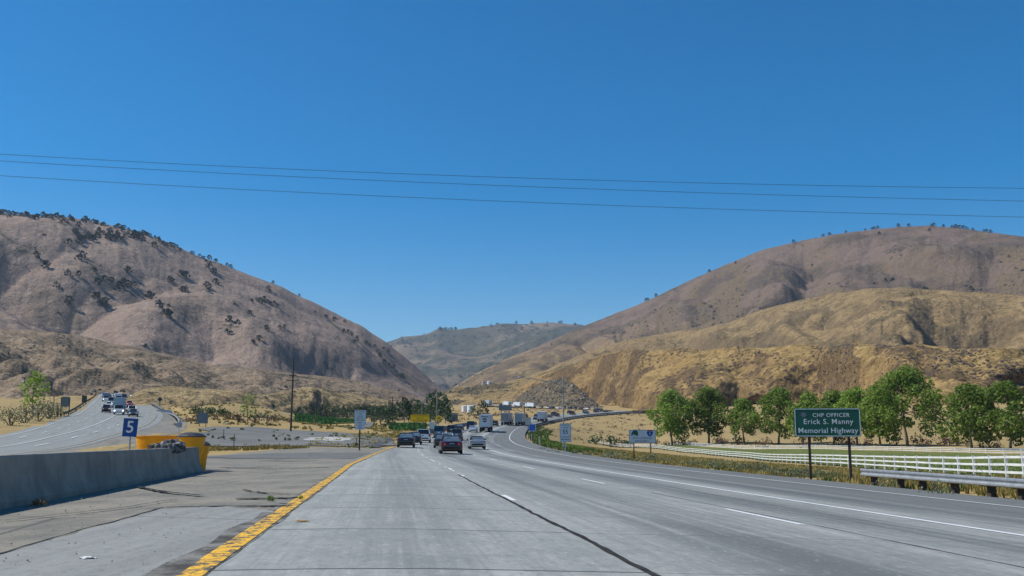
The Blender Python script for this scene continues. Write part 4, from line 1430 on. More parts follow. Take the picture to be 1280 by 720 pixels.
blobs('scrub', q[fbm(q[:, 0] / 14, q[:, 1] / 14, 2, 4) > 0][:420], .4, .9, LEAF_R, 3)
y_ = gq.uniform(340, 700, 1500)
u_ = gq.uniform(560, 730, 1500)
q = np.stack([atx(u_, y_), y_, np.zeros(1500)], 1); q[:, 2] = Gf(q[:, 0], q[:, 1])
dm = np.min((q[:, None, 0] - SB[None, ::4, 0]) ** 2 + (q[:, None, 1] - SB[None, ::4, 1]) ** 2, 1)
blobs('scrub', q[dm > 30 ** 2][:420], .5, 1.1, LEAF_R, 4)
y_ = gq.uniform(96, 165, 260)
q = np.stack([atx(gq.uniform(230, 490, 260), y_), y_, np.zeros(260)], 1); q[:, 2] = Gf(q[:, 0], q[:, 1])
blobs('weeds', q[fbm(q[:, 0] / 8, q[:, 1] / 8, 2, 6) > .25][:60], .12, .35, LEAF_G, 5)

# ------------------------------------------------------------------ fences, rails, barrier
M_FENCE = mat('white_vinyl', (.74, .75, .74), (.60, .61, .60), 1.2, .5)
M_GALV = mat('galvanised_steel', (.42, .44, .45), (.33, .35, .36), 5, .45, .55, .5)
M_GALV_D = mat('weathered_steel', (.20, .205, .21), (.14, .145, .15), 4, .6, .4)
M_POSTW = mat('treated_timber', (.065, .05, .042), (.04, .032, .028), 6, .9, bmp=.4)
M_BLACKP = mat('dark_sign_post', (.045, .038, .034), (.07, .055, .045), 5, .8)
M_DARKRAIL = mat('dark_rail', (.05, .05, .052), (.085, .085, .085), 2, .7)
M_BARR = None


def polyline(P, step):
    P = np.asarray(P, float)
    s = np.concatenate([[0], np.cumsum(np.linalg.norm(np.diff(P[:, :2], axis=0), axis=1))])
    t = np.arange(0, s[-1], step)
    return np.stack([np.interp(t, s, P[:, k]) for k in range(P.shape[1])], 1)


def rail_fence(name, label, pts, step, hts, seed):
    C_ = catmull([(x, y, 0) for x, y in pts], 10)
    Q = polyline(C_, step)
    Q[:, 2] = Gf(Q[:, 0], Q[:, 1])
    k = np.ones(5) / 5
    Q[2:-2, 2] = np.convolve(Q[:, 2], k, 'valid')
    o = Q[0].copy()
    t = thing(name, label, 'fence', tuple(o))
    g = random.Random(seed)
    top = max(hts) + .09
    for i, p in enumerate(Q[:100]):
        a = Q[min(i + 1, len(Q) - 1)] - Q[max(i - 1, 0)]
        q = p - o
        m = MB().box((q[0], q[1], q[2] + top / 2 - .1), (.125, .125, top + .2), math.atan2(a[1], a[0]))
        m.box((q[0], q[1], q[2] + top + .012), (.15, .15, .03), math.atan2(a[1], a[0]))
        m.build('post', M_FENCE, t)
    for h in hts:
        m = MB()
        rings = []
        for i, p in enumerate(Q):
            a = Q[min(i + 1, len(Q) - 1)] - Q[max(i - 1, 0)]
            n = Vector((a[1], -a[0], 0)).normalized() * .022
            c = Vector(tuple(p - o)) + Vector((0, 0, h + g.uniform(-.012, .012)))
            rings.append([c + n + Vector((0, 0, .06)), c - n + Vector((0, 0, .06)), c - n - Vector((0, 0, .06)), c + n - Vector((0, 0, .06))])
        m.loft(rings)
        m.build('rail', M_FENCE, t)
    return t


F1 = [(atx(u, d), d) for u, d in [(1330, 39), (1235, 54), (1130, 77), (1036, 110), (975, 148), (941, 175), (890, 220), (850, 258), (800, 300), (745, 328)]]
rail_fence('rail_fence', 'white three rail fence nearest the road, running from the fence corner past the green sign', F1, 3.9, (.40, .78, 1.16), 1)
F2 = [(atx(u, d), d) for u, d in [(1400, 172), (1300, 184), (1240, 192), (1120, 214), (1000, 240), (910, 272), (828, 310)]]
rail_fence('rail_fence', 'far white rail fence along the feet of the cottonwood trees', F2, 3.6, (.36, .72, 1.08), 2)
# paddock turf between the two fences
fa = catmull([(x, y, 0) for x, y in F1], 6)[:, :2]; fb = catmull([(x, y, 0) for x, y in F2], 6)[:, :2]
drape('ground_turf', (fa, fb), M_LAWN, .03, 60)
n = 9000
tq, fq = gq.random(n), gq.random(n)
Pa = np.stack([np.interp(tq, np.linspace(0, 1, len(fa)), fa[:, k]) for k in (0, 1)], 1)
Pb = np.stack([np.interp(tq, np.linspace(0, 1, len(fb)), fb[:, k]) for k in (0, 1)], 1)
q = Pa * (1 - fq[:, None]) + Pb * fq[:, None]
q = np.column_stack([q, Gf(q[:, 0], q[:, 1]) + .02])
tufts('grass', q, .06, .2, leafmat('turf_blade', (.14, .19, .04), (.09, .135, .03), .25), 15, 4, .03)


def wbeam(name, label, P, posts, m, mp, hb=.31, h0=.36, blk=True, side=1):
    """steel guardrail along world points P (ground height in z); posts = indices"""
    o = P[0].copy()
    t = thing(name, label, 'guardrail', tuple(o))
    prof = [(0, 0), (.05, .035), (.05, .085), (.0, .13), (0, .18), (.05, .225), (.05, .275), (0, .31)]
    prof = prof + [(x - .012, z) for x, z in prof[::-1]]
    rings = []
    for i, p in enumerate(P):
        a = P[min(i + 1, len(P) - 1)] - P[max(i - 1, 0)]
        n = np.array([a[1], -a[0], 0]); n /= np.linalg.norm(n)
        n = n * -side
        rings.append([tuple(p - o + n * x + np.array([0, 0, h0 + z * hb / .31])) for x, z in prof])
    MB().loft(rings).build('rail', m, t, 40)
    for i in posts:
        p = P[i]
        a = P[min(i + 1, len(P) - 1)] - P[max(i - 1, 0)]
        n = np.array([a[1], -a[0], 0]); n /= np.linalg.norm(n)
        rz = math.atan2(a[1], a[0])
        c = p - o + n * side * .28
        b = MB().box((c[0], c[1], .28 + c[2] - .1), (.2, .2, .84), rz).build('post', mp, t)
        if blk:
            c = p - o + n * side * .10
            MB().box((c[0], c[1], c[2] + h0 + .15), (.2, .19, .34), rz).build('spacer_block', mp, b)
    return t


ii = np.arange(at_y(6), at_y(39.6), .35)
P = sb(ii, np.full(len(ii), 19.75)); P[:, 2] = P[:, 2] - .05
P = P[::-1]
pi = [1 + int(round(k * 1.905 / .525)) for k in range(18) if 1 + int(round(k * 1.905 / .525)) < len(P)]
wbeam('guardrail', 'steel guardrail on dark timber posts at the right edge of the road', P, pi, M_GALV, M_POSTW, side=-1)
ii = np.arange(at_y(292), UP0 + 2, 1.4)
P = sb(ii, np.full(len(ii), 19.5)); P[:, 2] -= .1
wbeam('guardrail', 'long dark guardrail edging the far road where it climbs over the tan embankment', P, list(range(0, len(P), 3))[:80], M_DARKRAIL, M_POSTW, .5, .35, False)
# median barrier on the left of the far southbound lanes
ii = np.arange(at_y(150), at_y(330), 1.5)
P = sb(ii, w_yellow(ii) - 2.0)
jers = [(-.3, -.3), (-.3, .07), (-.18, .3), (-.11, .85), (.11, .85), (.18, .3), (.3, .07), (.3, -.3)]


def jersey(P, prof, start=None):
    rings = []
    for i, p in enumerate(P):
        a = P[min(i + 1, len(P) - 1)] - P[max(i - 1, 0)]
        n = np.array([a[1], -a[0], 0]); n /= np.linalg.norm(n)
        rings.append([tuple(p - P[0] + n * x + np.array([0, 0, z])) for x, z in prof])
    return MB().loft(rings)


def barrier_mat():
    m, t, b = nt('barrier_concrete')
    tc = N(t, 'ShaderNodeTexCoord'); o = tc.outputs['Object']
    n1 = noise(t, o, 1.3, 6, .65); n2 = noise(t, mapping(t, o, (3, 3, .5)), 1.2, 6, .7); n3 = noise(t, o, 30, 4, .7)
    c = mix(t, ramp(t, n1, .35, .68), (.33, .29, .235), (.215, .19, .155))
    c = mix(t, math_(t, 'MULTIPLY', ramp(t, n2, .5, .72), .55), c, (.13, .13, .125))
    c = mix(t, math_(t, 'MULTIPLY', ramp(t, n3, .5, .7), .35), c, (.18, .18, .17))
    L(t, c, b.inputs['Base Color']); b.inputs['Roughness'].default_value = .88
    bump(t, b, n3, .4, .01)
    return m


M_BARR = barrier_mat()
o = jersey(P, jers).build('concrete_barrier', M_BARR, None, 30)
o.location = tuple(P[0]); tag(o, 'far concrete barrier left of the southbound lanes behind the distant cars', 'barrier')
bp = np.stack([np.linspace(-7.9, -11.5, 26), np.linspace(9, 35.3, 26), np.full(26, .0)], 1)
big = [(-.32, -.25), (-.32, .08), (-.19, .31), (-.125, .84), (-.10, .87), (.10, .87), (.125, .84), (.19, .31), (.32, .08), (.32, -.25)]
bm_ = jersey(bp, big)
o = bm_.build('concrete_barrier', M_BARR, None, 25)
o.location = tuple(bp[0]); tag(o, 'weathered concrete barrier wall in the left foreground in front of the yellow barrels', 'barrier')
# seams where the sections meet
# northbound rails
ii = np.arange(99, len(NLc) - 4, 1)
P = NLc[ii] + (NLc - NRc)[ii] / wn[ii][:, None] * .7; P[:, 2] = NLc[ii][:, 2] - .1
wbeam('guardrail', 'dark guardrail along the far left edge of the northbound road', P, list(range(0, len(P), 3)), M_DARKRAIL, M_POSTW, .6, .3, False, -1)
ii = np.arange(int(np.argmin(np.abs(NRc[:, 1] - 236))), len(NRc) - 3)
P = NRc[ii] + (NRc - NLc)[ii] / wn[ii][:, None] * 1.0; P[:, 2] = NRc[ii][:, 2] - .1
wbeam('guardrail', 'dark guardrail on the inner edge of the northbound road beside the tan mound', P, list(range(0, len(P), 2)), M_GALV_D, M_POSTW, .45, .3, False)
P = np.array([gpt(u, d) for u, d in [(205, 228), (211, 218), (216, 205), (220, 190), (222.5, 172), (223, 155)]])
P = polyline(catmull(P, 6), 1.2)
wbeam('guardrail', 'curved steel guardrail swinging away at the inner end of the northbound bend', P, list(range(0, len(P), 3)), M_GALV, M_POSTW, .5, .3, False)
x, y, z = gpt(203, 230)
o = MB().prism([(-1.7, -.3), (1.9, -.3), (1.9, .85), (1.5, 1.15), (-1.4, 1.15), (-1.7, 1.0)], -.2, .2).build('concrete_parapet', mat('pale_concrete', (.62, .62, .6), (.5, .5, .49), 2, .8))
o.location = (x, y, z); tag(o, 'pale concrete parapet block at the bend of the northbound road', 'parapet')

# ------------------------------------------------------------------ barrels, rubble, litter
M_BARREL = mat('barrel_yellow', (.90, .37, .006), (.78, .30, .006), 3, .5, spec=.35, bmp=.1, thr=(.4, .75))
M_LID = mat('barrel_lid', (.022, .023, .025), (.06, .062, .065), 9, .55)
M_DARK = mat('dark_void', (.012, .012, .012), None, 3, .9)


def ring(r, z, n=26, ex=1, ey=1, ph=0, wob=0, seed=0):
    g = random.Random(seed)
    k = [g.uniform(-wob, wob) for _ in range(n)]
    return [(math.cos(2 * math.pi * i / n + ph) * r * ex * (1 + k[i]), math.sin(2 * math.pi * i / n + ph) * r * ey * (1 + k[i]), z) for i in range(n)]


def barrel(label, loc, r, lid, ex=1, ey=1, z1=1.22, seed=1, wob=0, body='body'):
    t = thing('crash_barrel', label, 'barrel', loc, 0, 'yellow crash barrels at the barrier end')
    mb = MB()
    mb.loft([ring(r * .62, 0, ex=ex, ey=ey), ring(r * .70, .36, ex=ex, ey=ey), ring(r * .80, .62, ex=ex, ey=ey)])
    mb.build('pedestal', M_BARREL, t, 35)
    mb = MB()
    rg = [ring(r * .88, .60, ex=ex, ey=ey, wob=wob, seed=seed), ring(r * .92, .82, ex=ex, ey=ey, wob=wob, seed=seed), ring(r * .93, .84, ex=ex, ey=ey, wob=wob, seed=seed), ring(r, z1 - .03, ex=ex, ey=ey, wob=wob, seed=seed), ring(r * 1.04, z1 - .03, ex=ex, ey=ey, wob=wob, seed=seed), ring(r * 1.04, z1, ex=ex, ey=ey, wob=wob, seed=seed), ring(r * .94, z1, ex=ex, ey=ey, wob=wob, seed=seed)]
    if not lid:
        rg += [ring(r * .90, .80, ex=ex, ey=ey, wob=wob, seed=seed)]
    mb.loft(rg)
    mb.build('drum', M_BARREL, t, 35)
    if lid:
        g = random.Random(seed)
        mb = MB().loft([ring(r * 1.07, z1 + .002), ring(r * 1.09, z1 + .03), ring(r * 1.0, z1 + .06), ring(r * .8, z1 + .12, wob=.03, seed=3), ring(r * .45, z1 + .17, wob=.05, seed=4), ring(r * .08, z1 + .18)])
        mb.build('lid', M_LID, t, 35)
    return t


x, y, _ = at(237.5, 580, 35.9)
barrel('yellow crash barrel with a dark dented lid behind the end of the concrete barrier', (x, y, .005), .50, True, seed=5)
x, y, _ = at(250, 580, 37.4)
barrel('yellow crash barrel half hidden behind the barrel with the dark lid', (x, y, .005), .34, True, z1=.9, seed=6)
x, y, _ = at(203, 580, 36.9)
barrel('wide squashed open yellow barrel behind the barrier beside the blue number sign', (x, y, .005), 1.12, False, .95, .42, 1.28, seed=7, wob=.012)
# torn sack and rubble lying on top of the barrier's end
g = random.Random(8)
t = thing('torn_sack', 'crumpled grey sack of rubble lying on the end of the concrete barrier', 'sack', (-10.90, 30.9, .79))


def lump(c, r, seed, sq=(1, 1, .7), sub=3, amp=.35, fr=1.5):
    import bmesh
    bm = bmesh.new()
    bmesh.ops.create_icosphere(bm, subdivisions=sub, radius=1)
    vs = np.array([v.co[:] for v in bm.verts])
    k = fbm(vs[:, 0] * fr + seed, vs[:, 1] * fr + vs[:, 2] * fr * .7, 4, seed)
    vs = vs * (1 + amp * k)[:, None] * np.array(sq) * r + np.array(c)
    fs = [tuple(v.index for v in f.verts) for f in bm.faces]
    bm.free()
    return vs, fs


M_SACK = mat('grey_sack', (.10, .10, .10), (.34, .32, .33), 9, .75, bmp=.8, thr=(.45, .6))
M_RUBB = mat('rubble_grey', (.07, .07, .072), (.30, .27, .26), 12, .9, bmp=.6, thr=(.45, .6))
v_, f_ = lump((.12, 0, .13), .27, 3, (1.35, .62, .75), 4, .5, 2.3)
MB().add(v_, f_).build('sack', M_SACK, t, 60)
v_, f_ = lump((-.36, -.05, .08), .2, 9, (1.3, .7, .7), 4, .5, 2.6)
MB().add(v_, f_).build('rubble', M_RUBB, t, 60)
M_PAPER = mat('white_paper', (.75, .75, .73), None, 4, .8)


def scrap(label, cat, name, loc, s, m, seed, flat=.15):
    v_, f_ = lump((0, 0, s * flat * .5), s, seed, (1.2, .6, flat), 3, .6, 1.8)
    o = MB().add(v_, f_).build(name, m, None, 50)
    o.location = loc
    return tag(o, label, cat)


def pave(u, v):
    p = at(u, v, 10)
    d = np.array(p) - np.array([0, 0, HC]); k = -HC / d[2]
    return d[0] * k, d[1] * k


x, y = pave(109, 699); scrap('scrap of white paper lying on the pavement in the lower left corner', 'litter', 'paper_scrap', (x, y, .008), .075, M_PAPER, 4)
x, y = pave(378, 652); scrap('small yellow paint chip lying beside the yellow edge line', 'litter', 'paint_chip', (x, y, .01), .09, M_YEL_LINE if False else mat('chip_yellow', (.45, .25, .05), None, 5), 6, .08)
x, y = pave(47, 632)
t = thing('dry_brush', 'tuft of dry orange brown brush at the foot of the barrier at the left edge', 'brush', (x, y, .0))
V, Fq = leafcloud([((0, 0, .05), .09), ((.1, .02, .04), .07), ((-.09, 0, .04), .07)], 9000, .02, 4, .6)
npmesh('twigs', V, Fq, leafmat('dead_leaf', (.28, .16, .06), (.15, .09, .04), 0), t)
for u, v, s, lb in [(338, 627, .07, 'small green weed growing from the crack left of the yellow line'), (376, 624, .045, 'tiny dark weed beside the yellow line')]:
    x, y = pave(u, v)
    t = thing('weed', lb, 'weed', (x, y, .005))
    V, Fq = leafcloud([((0, 0, s * .8), s)], 30000, .016, 5, .8)
    npmesh('foliage', V, Fq, LEAF, t)
# grit scattered over the shoulder
gp_ = np.random.default_rng(33)
n = 900
yy_ = 9 + 40 * gp_.random(n) ** 1.5
xr = np.interp(yy_, rgt[:, 1], rgt[:, 0]); xl_ = np.interp(yy_, rgt[:, 1], np.maximum(xl, -7 - .137 * rgt[:, 1]))
fx = gp_.random(n) ** .8
xx_ = xr * (1 - fx) + xl_ * fx - .15
P = np.stack([xx_, yy_, np.full(n, .012)], 1)
base = np.array([(1, 0, 0), (0, 1, 0), (-1, 0, 0), (0, -1, 0), (.1, .1, .8)])
fs = np.array([(0, 1, 4), (1, 2, 4), (2, 3, 4), (3, 0, 4)])
Q = P[:, None, :] + base[None] * (1 + gp_.uniform(-.4, .4, (n, 5, 3))) * (gp_.uniform(.004, .014, n) * (1 + yy_ / 60))[:, None, None]
tag(npmesh('gravel', Q.reshape(-1, 3), (fs[None] + 5 * np.arange(n)[:, None, None]).reshape(-1, 3), leafmat('grit', (.10, .095, .09), (.36, .35, .33), 0)), kind='stuff')
# stones along the right shoulder edge
n = 2200
yy_ = 12 + 90 * gp_.random(n) ** 1.6
ii = np.interp(yy_, sb(np.arange(UP0), np.full(UP0, 19.5))[:, 1], np.arange(UP0))
P = sb(ii, 19.25 + np.abs(gp_.normal(0, .45, n)))
P[:, 2] = np.maximum(Gf(P[:, 0], P[:, 1]), P[:, 2] - .12) + .01
Q = P[:, None, :] + base[None] * (1 + gp_.uniform(-.4, .4, (n, 5, 3))) * (gp_.uniform(.02, .06, n))[:, None, None]
tag(npmesh('gravel', Q.reshape(-1, 3), (fs[None] + 5 * np.arange(n)[:, None, None]).reshape(-1, 3), leafmat('shoulder_stone', (.22, .20, .18), (.09, .085, .08), 0)), kind='stuff')

# ------------------------------------------------------------------ signs
M_SG = mat('sign_green', (.008, .10, .065), (.008, .085, .056), 2, .45, spec=.4)
M_SW = mat('sign_white', (.62, .66, .68), (.55, .59, .62), 2, .5)
M_SL = mat('sign_lettering_white', (.75, .80, .80), None, 3, .5)
M_SK = mat('sign_lettering_black', (.012, .012, .014), None, 3, .5)
M_SY = mat('sign_yellow', (.95, .58, .008), (.92, .54, .008), 2, .5)
M_SB = mat('sign_blue', (.006, .075, .32), (.006, .065, .28), 2, .45)
M_SR = mat('shield_red', (.32, .05, .06), None, 3, .5)
M_SBACK = mat('sign_back', (.18, .215, .24), (.14, .17, .19), 2, .55, .2)
M_ALU = mat('aluminium', (.50, .52, .53), (.42, .44, .45), 3, .5, .4)


def rrect(w, h, r, n=5):
    out = []
    for cx, cy, a0 in ((w / 2 - r, h / 2 - r, 0), (-w / 2 + r, h / 2 - r, 90), (-w / 2 + r, -h / 2 + r, 180), (w / 2 - r, -h / 2 + r, 270)):
        for k in range(n + 1):
            a = math.radians(a0 + 90 * k / n)
            out.append((cx + r * math.cos(a), cy + r * math.sin(a)))
    return out


def plate(parent, name, w, h, zc, m, r=.06, y0=0, th=.02, xc=0):
    return MB().prism([(x + xc, z + zc) for x, z in rrect(w, h, r)], y0, y0 + th).build(name, m, parent)


def outline(parent, name, w, h, zc, m, r, bw, y0, ins=0, xc=0):
    a = rrect(w - 2 * ins, h - 2 * ins, r); b = rrect(w - 2 * ins - 2 * bw, h - 2 * ins - 2 * bw, max(r - bw, .005))
    n = len(a)
    vs = [(x + xc, y0, z + zc) for x, z in a] + [(x + xc, y0, z + zc) for x, z in b] + [(x + xc, y0 + .01, z + zc) for x, z in a] + [(x + xc, y0 + .01, z + zc) for x, z in b]
    fs = []
    for k in range(n):
        j = (k + 1) % n
        fs += [(k, j, n + j, n + k), (2 * n + k, 3 * n + k, 3 * n + j, 2 * n + j), (k, 2 * n + k, 2 * n + j, j), (n + k, n + j, 3 * n + j, 3 * n + k)]
    return MB().add(vs, fs).build(name, m, parent)


def sign(name, label, loc, rz, w, h, zc, m, posts, pm=None, pw=.1, border=None, r=.06, y0=0, back=None):
    t = thing(name, label, 'sign', loc, rz)
    pl = plate(t, 'panel', w, h, zc, m, r)
    if border:
        outline(pl, 'border', w, h, zc, border, r, .03, -.011, .02)
    for px in posts:
        MB().box((px, .02 + .002 + pw / 2, (zc + h * .42) / 2 - .2), (pw, pw, zc + h * .42 + .4)).build('post', pm or M_BLACKP, t)
    return t, pl


def face(x, y):
    """turn a sign squarely to the traffic"""
    return math.atan2(-x, y) * .6


# green memorial sign
d = 45
x, y, _ = at(1038, 600, d); z = G1(x, y)
k = d / F
t, pl = sign('highway_sign', 'green memorial highway sign with white lettering on two dark posts by the right shoulder', (x, y, z), -.16, 79 * k, 35 * k, HC + (549 - 528.5) * k - z, M_SG, [-.85, .93], M_BLACKP, .11, M_SL, .09)
zc = HC + (549 - 528.5) * k - z
text('CHP OFFICER', .25, M_SL, pl, (.17, -.006, zc + .33), .006, 1.12)
text('Erick S. Manny', .34, M_SL, pl, (.03, -.006, zc + .03), .007, 1.10)
text('Memorial Highway', .34, M_SL, pl, (.0, -.006, zc - .38), .007, 1.04)
star = MB()
pts = [(math.cos(math.pi / 7 * q + math.pi / 2) * (.17 if q % 2 == 0 else .075) - 1.06, math.sin(math.pi / 7 * q + math.pi / 2) * (.17 if q % 2 == 0 else .075) + zc + .36) for q in range(14)]
star.prism(pts, -.010, -.002).build('star_emblem', mat('emblem_grey', (.20, .22, .27), (.12, .15, .17), 14, .6), pl)

# white sign with the emblem and the route shield
d = 82; k = d / F
x, y, _ = at(803.5, 570, d); z = G1(x, y)
zc = HC + (549 - 545.7) * k - z
t, pl = sign('roadside_sign', 'pale grey sign with green emblem and blue and red route shield on two posts', (x, y, z), -.08, 33 * k, 16.5 * k, zc, M_SW, [-.73, .68], M_BLACKP, .09, None, .04)
outline(pl, 'border', 33 * k, 16.5 * k, zc, M_SK, .04, .02, -.011, .03)
text('STATE CORRIDOR', .175, M_SK, pl, (0, -.006, zc - .14), .005, 1.12)
text('DRIVE SAFELY', .165, M_SK, pl, (-.05, -.006, zc - .38), .005, 1.1)
# emblem: dark green rounded badge with peaks
MB().prism([(-.66 + a_ * .30, zc + .28 + b_ * .24) for a_, b_ in [(-1, -.9), (-.55, -.75), (-.2, -.3), (.15, -.75), (1, -.95), (1, .35), (.75, .85), (.1, 1), (-.45, .8), (-.75, .2)]], -.012, -.002).build('emblem', mat('emblem_green', (.012, .075, .05), (.03, .12, .085), 9, .5), pl)
sh = [(0, -1), (.45, -.72), (.85, -.2), (1, .35), (.85, .62), (.62, .62), (0, .62), (-.62, .62), (-.85, .62), (-1, .35), (-.85, -.2), (-.45, -.72)]
sd = MB().prism([(.63 + a_ * .27, zc + .25 + b_ * .27) for a_, b_ in sh], -.012, -.002).build('route_shield', M_SB, pl)
MB().prism([(.63 + a_ * .27, zc + .27 + b_ * .27) for a_, b_ in [(-.86, .62), (.86, .62), (.74, .95), (.35, 1.05), (0, .95), (-.35, 1.05), (-.74, .95)]], -.012, -.002).build('shield_band', M_SR, pl)
text('5', .28, M_SL, pl, (.63, -.016, zc + .22), .004)

# truck speed limit
d = 108; k = d / F
x, y, _ = at(707, 566, d); z = G1(x, y)
zc = HC + (549 - 541) * k - z
t, pl = sign('speed_limit_sign', 'tall grey white truck speed limit sign reading 55 in front of the right lamp post', (x, y, z), -.02, 14 * k, 16.4 * k, zc + 3.1 * k, M_SW, [-.02], M_ALU, .12, None, .05)
outline(pl, 'border', 14 * k, 16.4 * k, zc + 3.1 * k, M_SK, .05, .02, -.011, .02)
text('TRUCKS', .2, M_SK, pl, (0, -.006, zc + .82), .006)
text('3 AXLES', .19, M_SK, pl, (0, -.006, zc + .54), .006)
text('55', .62, M_SK, pl, (0, -.006, zc + .08), .012)
p2 = plate(t, 'lower_panel', 14 * k, 6.2 * k, zc - 8.3 * k, M_SW, .04)
outline(p2, 'border', 14 * k, 6.2 * k, zc - 8.3 * k, M_SK, .04, .018, -.011, .02)
text('MAXIMUM', .19, M_SK, p2, (0, -.006, zc - 8.3 * k), .006)

# multi line regulatory sign on the left
d = 84; k = d / F
x, y, _ = at(449.5, 555, d); z = G1(x, y)
zc = HC + (549 - 524.5) * k - z
t, pl = sign('regulatory_sign', 'grey white sign with many small black lines of text left of the road', (x, y, z), .02, 14.5 * k, 17.5 * k, zc + 2.4 * k, M_SW, [-.02], M_BLACKP, .11, None, .04)
outline(pl, 'border', 14.5 * k, 17.5 * k, zc + 2.4 * k, M_SK, .04, .012, -.011, .02)
for q, (s_t, sz) in enumerate([('ALL TRUCKS', .13), ('OVER', .13), ('3 AXLES', .13), ('MUST USE', .13), ('RIGHT LANES', .12), ('ONLY', .13)]):
    text(s_t, sz, M_SK, pl, (0, -.006, zc + 2.4 * k + .46 - q * .185), .004)
p2 = plate(t, 'lower_panel', 12.5 * k, 6.2 * k, zc - 9.6 * k, M_SW, .04)
text('NEXT', .13, M_SK, p2, (0, -.006, zc - 9.6 * k + .09), .004)
text('5 MILES', .13, M_SK, p2, (0, -.006, zc - 9.6 * k - .09), .004)

# number panel beside the barrier
d = 36.2; k = d / F
x, y, _ = at(160.5, 570, d)
t = thing('number_sign', 'small blue sign with a white number 5, tilted on a thin post behind the barrier', 'sign', (x, y, .0), .05)
zc = HC + (549 - 534.7) * k
pl = plate(t, 'panel', 17.5 * k, 22.5 * k, zc, M_SB, .012)
pl.rotation_euler = (0, math.radians(3), 0); pl.location = (-zc * math.sin(math.radians(3)), 0, zc * (1 - math.cos(math.radians(3))))
text('5', .62, M_SL, pl, (.0, -.006, zc), .022)
MB().tube([(.01, .05, -.2), (.0, .05, zc - .2)], .035, 8).build('post', M_GALV, t)

# yellow warning signs by the far left edge
d = 182; k = d / F
x, y, _ = at(524.5, 540, d); z = G1(x, y)
zc = HC + (549 - 523.3) * k - z
t, pl = sign('warning_sign', 'wide yellow rectangular warning sign with three lines of text in front of the grove', (x, y, z), .04, 23.5 * k, 9.4 * k, zc, M_SY, [-1.05, 1.1], M_BLACKP, .14, M_SK, .1)
text('AVOID OVER HEATING', .31, M_SK, pl, (0, -.006, zc + .42), .008, xs=.95)
text('TURN OFF', .28, M_SK, pl, (0, -.006, zc), .008)
text('AIR CONDITIONER', .31, M_SK, pl, (0, -.006, zc - .42), .008)
d = 205; k = d / F
x, y, _ = at(548, 540, d); z = G1(x, y)
zc = HC + (549 - 523.3) * k - z
t = thing('warning_sign', 'yellow diamond warning sign with a black curve arrow', 'sign', (x, y, z), .03)
r = 4.3 * k
pl = MB().prism([(0, zc + r), (-r, zc), (0, zc - r), (r, zc)], 0, .03).build('panel', M_SY, t)
aw = MB()
aw.tube([(-.15, -.008, zc - .32), (-.15, -.008, zc - .02), (-.05, -.008, zc + .16), (.15, -.008, zc + .16), (.2, -.008, zc + .02)], .05, 6)
aw.prism([(.03, zc + .05), (.37, zc + .05), (.2, zc - .2)], -.02, -.004)
aw.build('arrow', M_SK, pl)
MB().box((0, .08, zc / 2 - .2), (.11, .1, zc + .4)).build('post', M_BLACKP, t)
d = 196; k = d / F
x, y, _ = at(540, 541, d); z = G1(x, y)
zc = HC + (549 - 532) * k - z
t, pl = sign('roadside_sign', 'small pale blank sign low below the yellow diamond sign', (x, y, z), .1, 6.5 * k, 8.5 * k, zc, M_SW, [.0], M_BLACKP, .1)

# blue sign in the weeds of the curve, grey panels seen from behind
d = 172; k = d / F
x, y, _ = at(665.3, 545, d); z = G1(x, y)
zc = HC + (549 - 534.8) * k - z
t, pl = sign('service_sign', 'blue service sign standing in green weeds on the outside of the far curve', (x, y, z), -.3, 9 * k, 9 * k, zc, M_SB, [0], M_BLACKP, .1)
outline(pl, 'border', 9 * k, 9 * k, zc, M_SL, .05, .03, -.011, .03)
d = 190; k = d / F
x, y, _ = at(660, 545, d); z = G1(x, y)
zc = HC + (549 - 527) * k - z
sign('object_panel', 'dim grey green sign panel beside the blue service sign', (x, y, z), -.4, 8 * k, 9 * k, zc, M_SBACK, [0], M_BLACKP, .12)
d = 430; k = d / F
x, y, _ = at(631.5, 515, d); z = G1(x, y)
zc = HC + (549 - 510.7) * k - z
sign('guide_sign', 'large blue grey roadside panel standing above the far trucks', (x, y, z), 0, 16 * k, 6.5 * k, zc, M_SBACK, [-1.8, 1.8], M_BLACKP, .25)
d = 150; k = d / F
x, y, _ = at(253, 533, d); z = G1(x, y)
zc = HC + (549 - 523) * k - z
t, pl = sign('sign_back', 'bluish grey back of a sign standing on the tan bank left of the gravel lot', (x, y, z), .15, 12.5 * k, 13.5 * k, zc, M_SBACK, [-.5, .5], M_BLACKP, .1)
d = 120; k = d / F
x, y, _ = at(223.5, 543, d); z = G1(x, y)
zc = HC + (549 - 531.5) * k - z
sign('sign_back', 'small grey back of a sign at the end of the curved guardrail', (x, y, z), .3, 6.5 * k, 6 * k, zc, mat('pale_sign_back', (.42, .43, .44), None, 3, .5), [0], M_GALV, .06)
d = 196; k = d / F
x, y, _ = at(80.5, 519, d); z = G1(x, y)
zc = HC + (549 - 503) * k - z
t, pl = sign('blank_sign', 'grey blank sign panel held between two dark posts at the far left roadside', (x, y, z), .25, 9 * k, 12.5 * k, zc, M_SBACK, [-.78, .78], M_BLACKP, .17)
d = 285; k = d / F
x, y, _ = at(105, 506, d); z = G1(x, y)
zc = HC + (549 - 499.5) * k - z
sign('blank_sign', 'smaller dark sign panel behind the left guardrail of the northbound road', (x, y, z), .25, 6 * k, 8 * k, zc, mat('dark_sign_back', (.06, .07, .075), None, 3, .6), [-.5, .5], M_BLACKP, .18)
d = 262; k = d / F
x, y, _ = at(199.5, 507, d); z = G1(x, y)
zc = HC + (549 - 500) * k - z
t = thing('diamond_sign', 'dark back of a diamond sign on the tan mound beside the northbound road', 'sign', (x, y, z), .2)
r = 3.3 * k
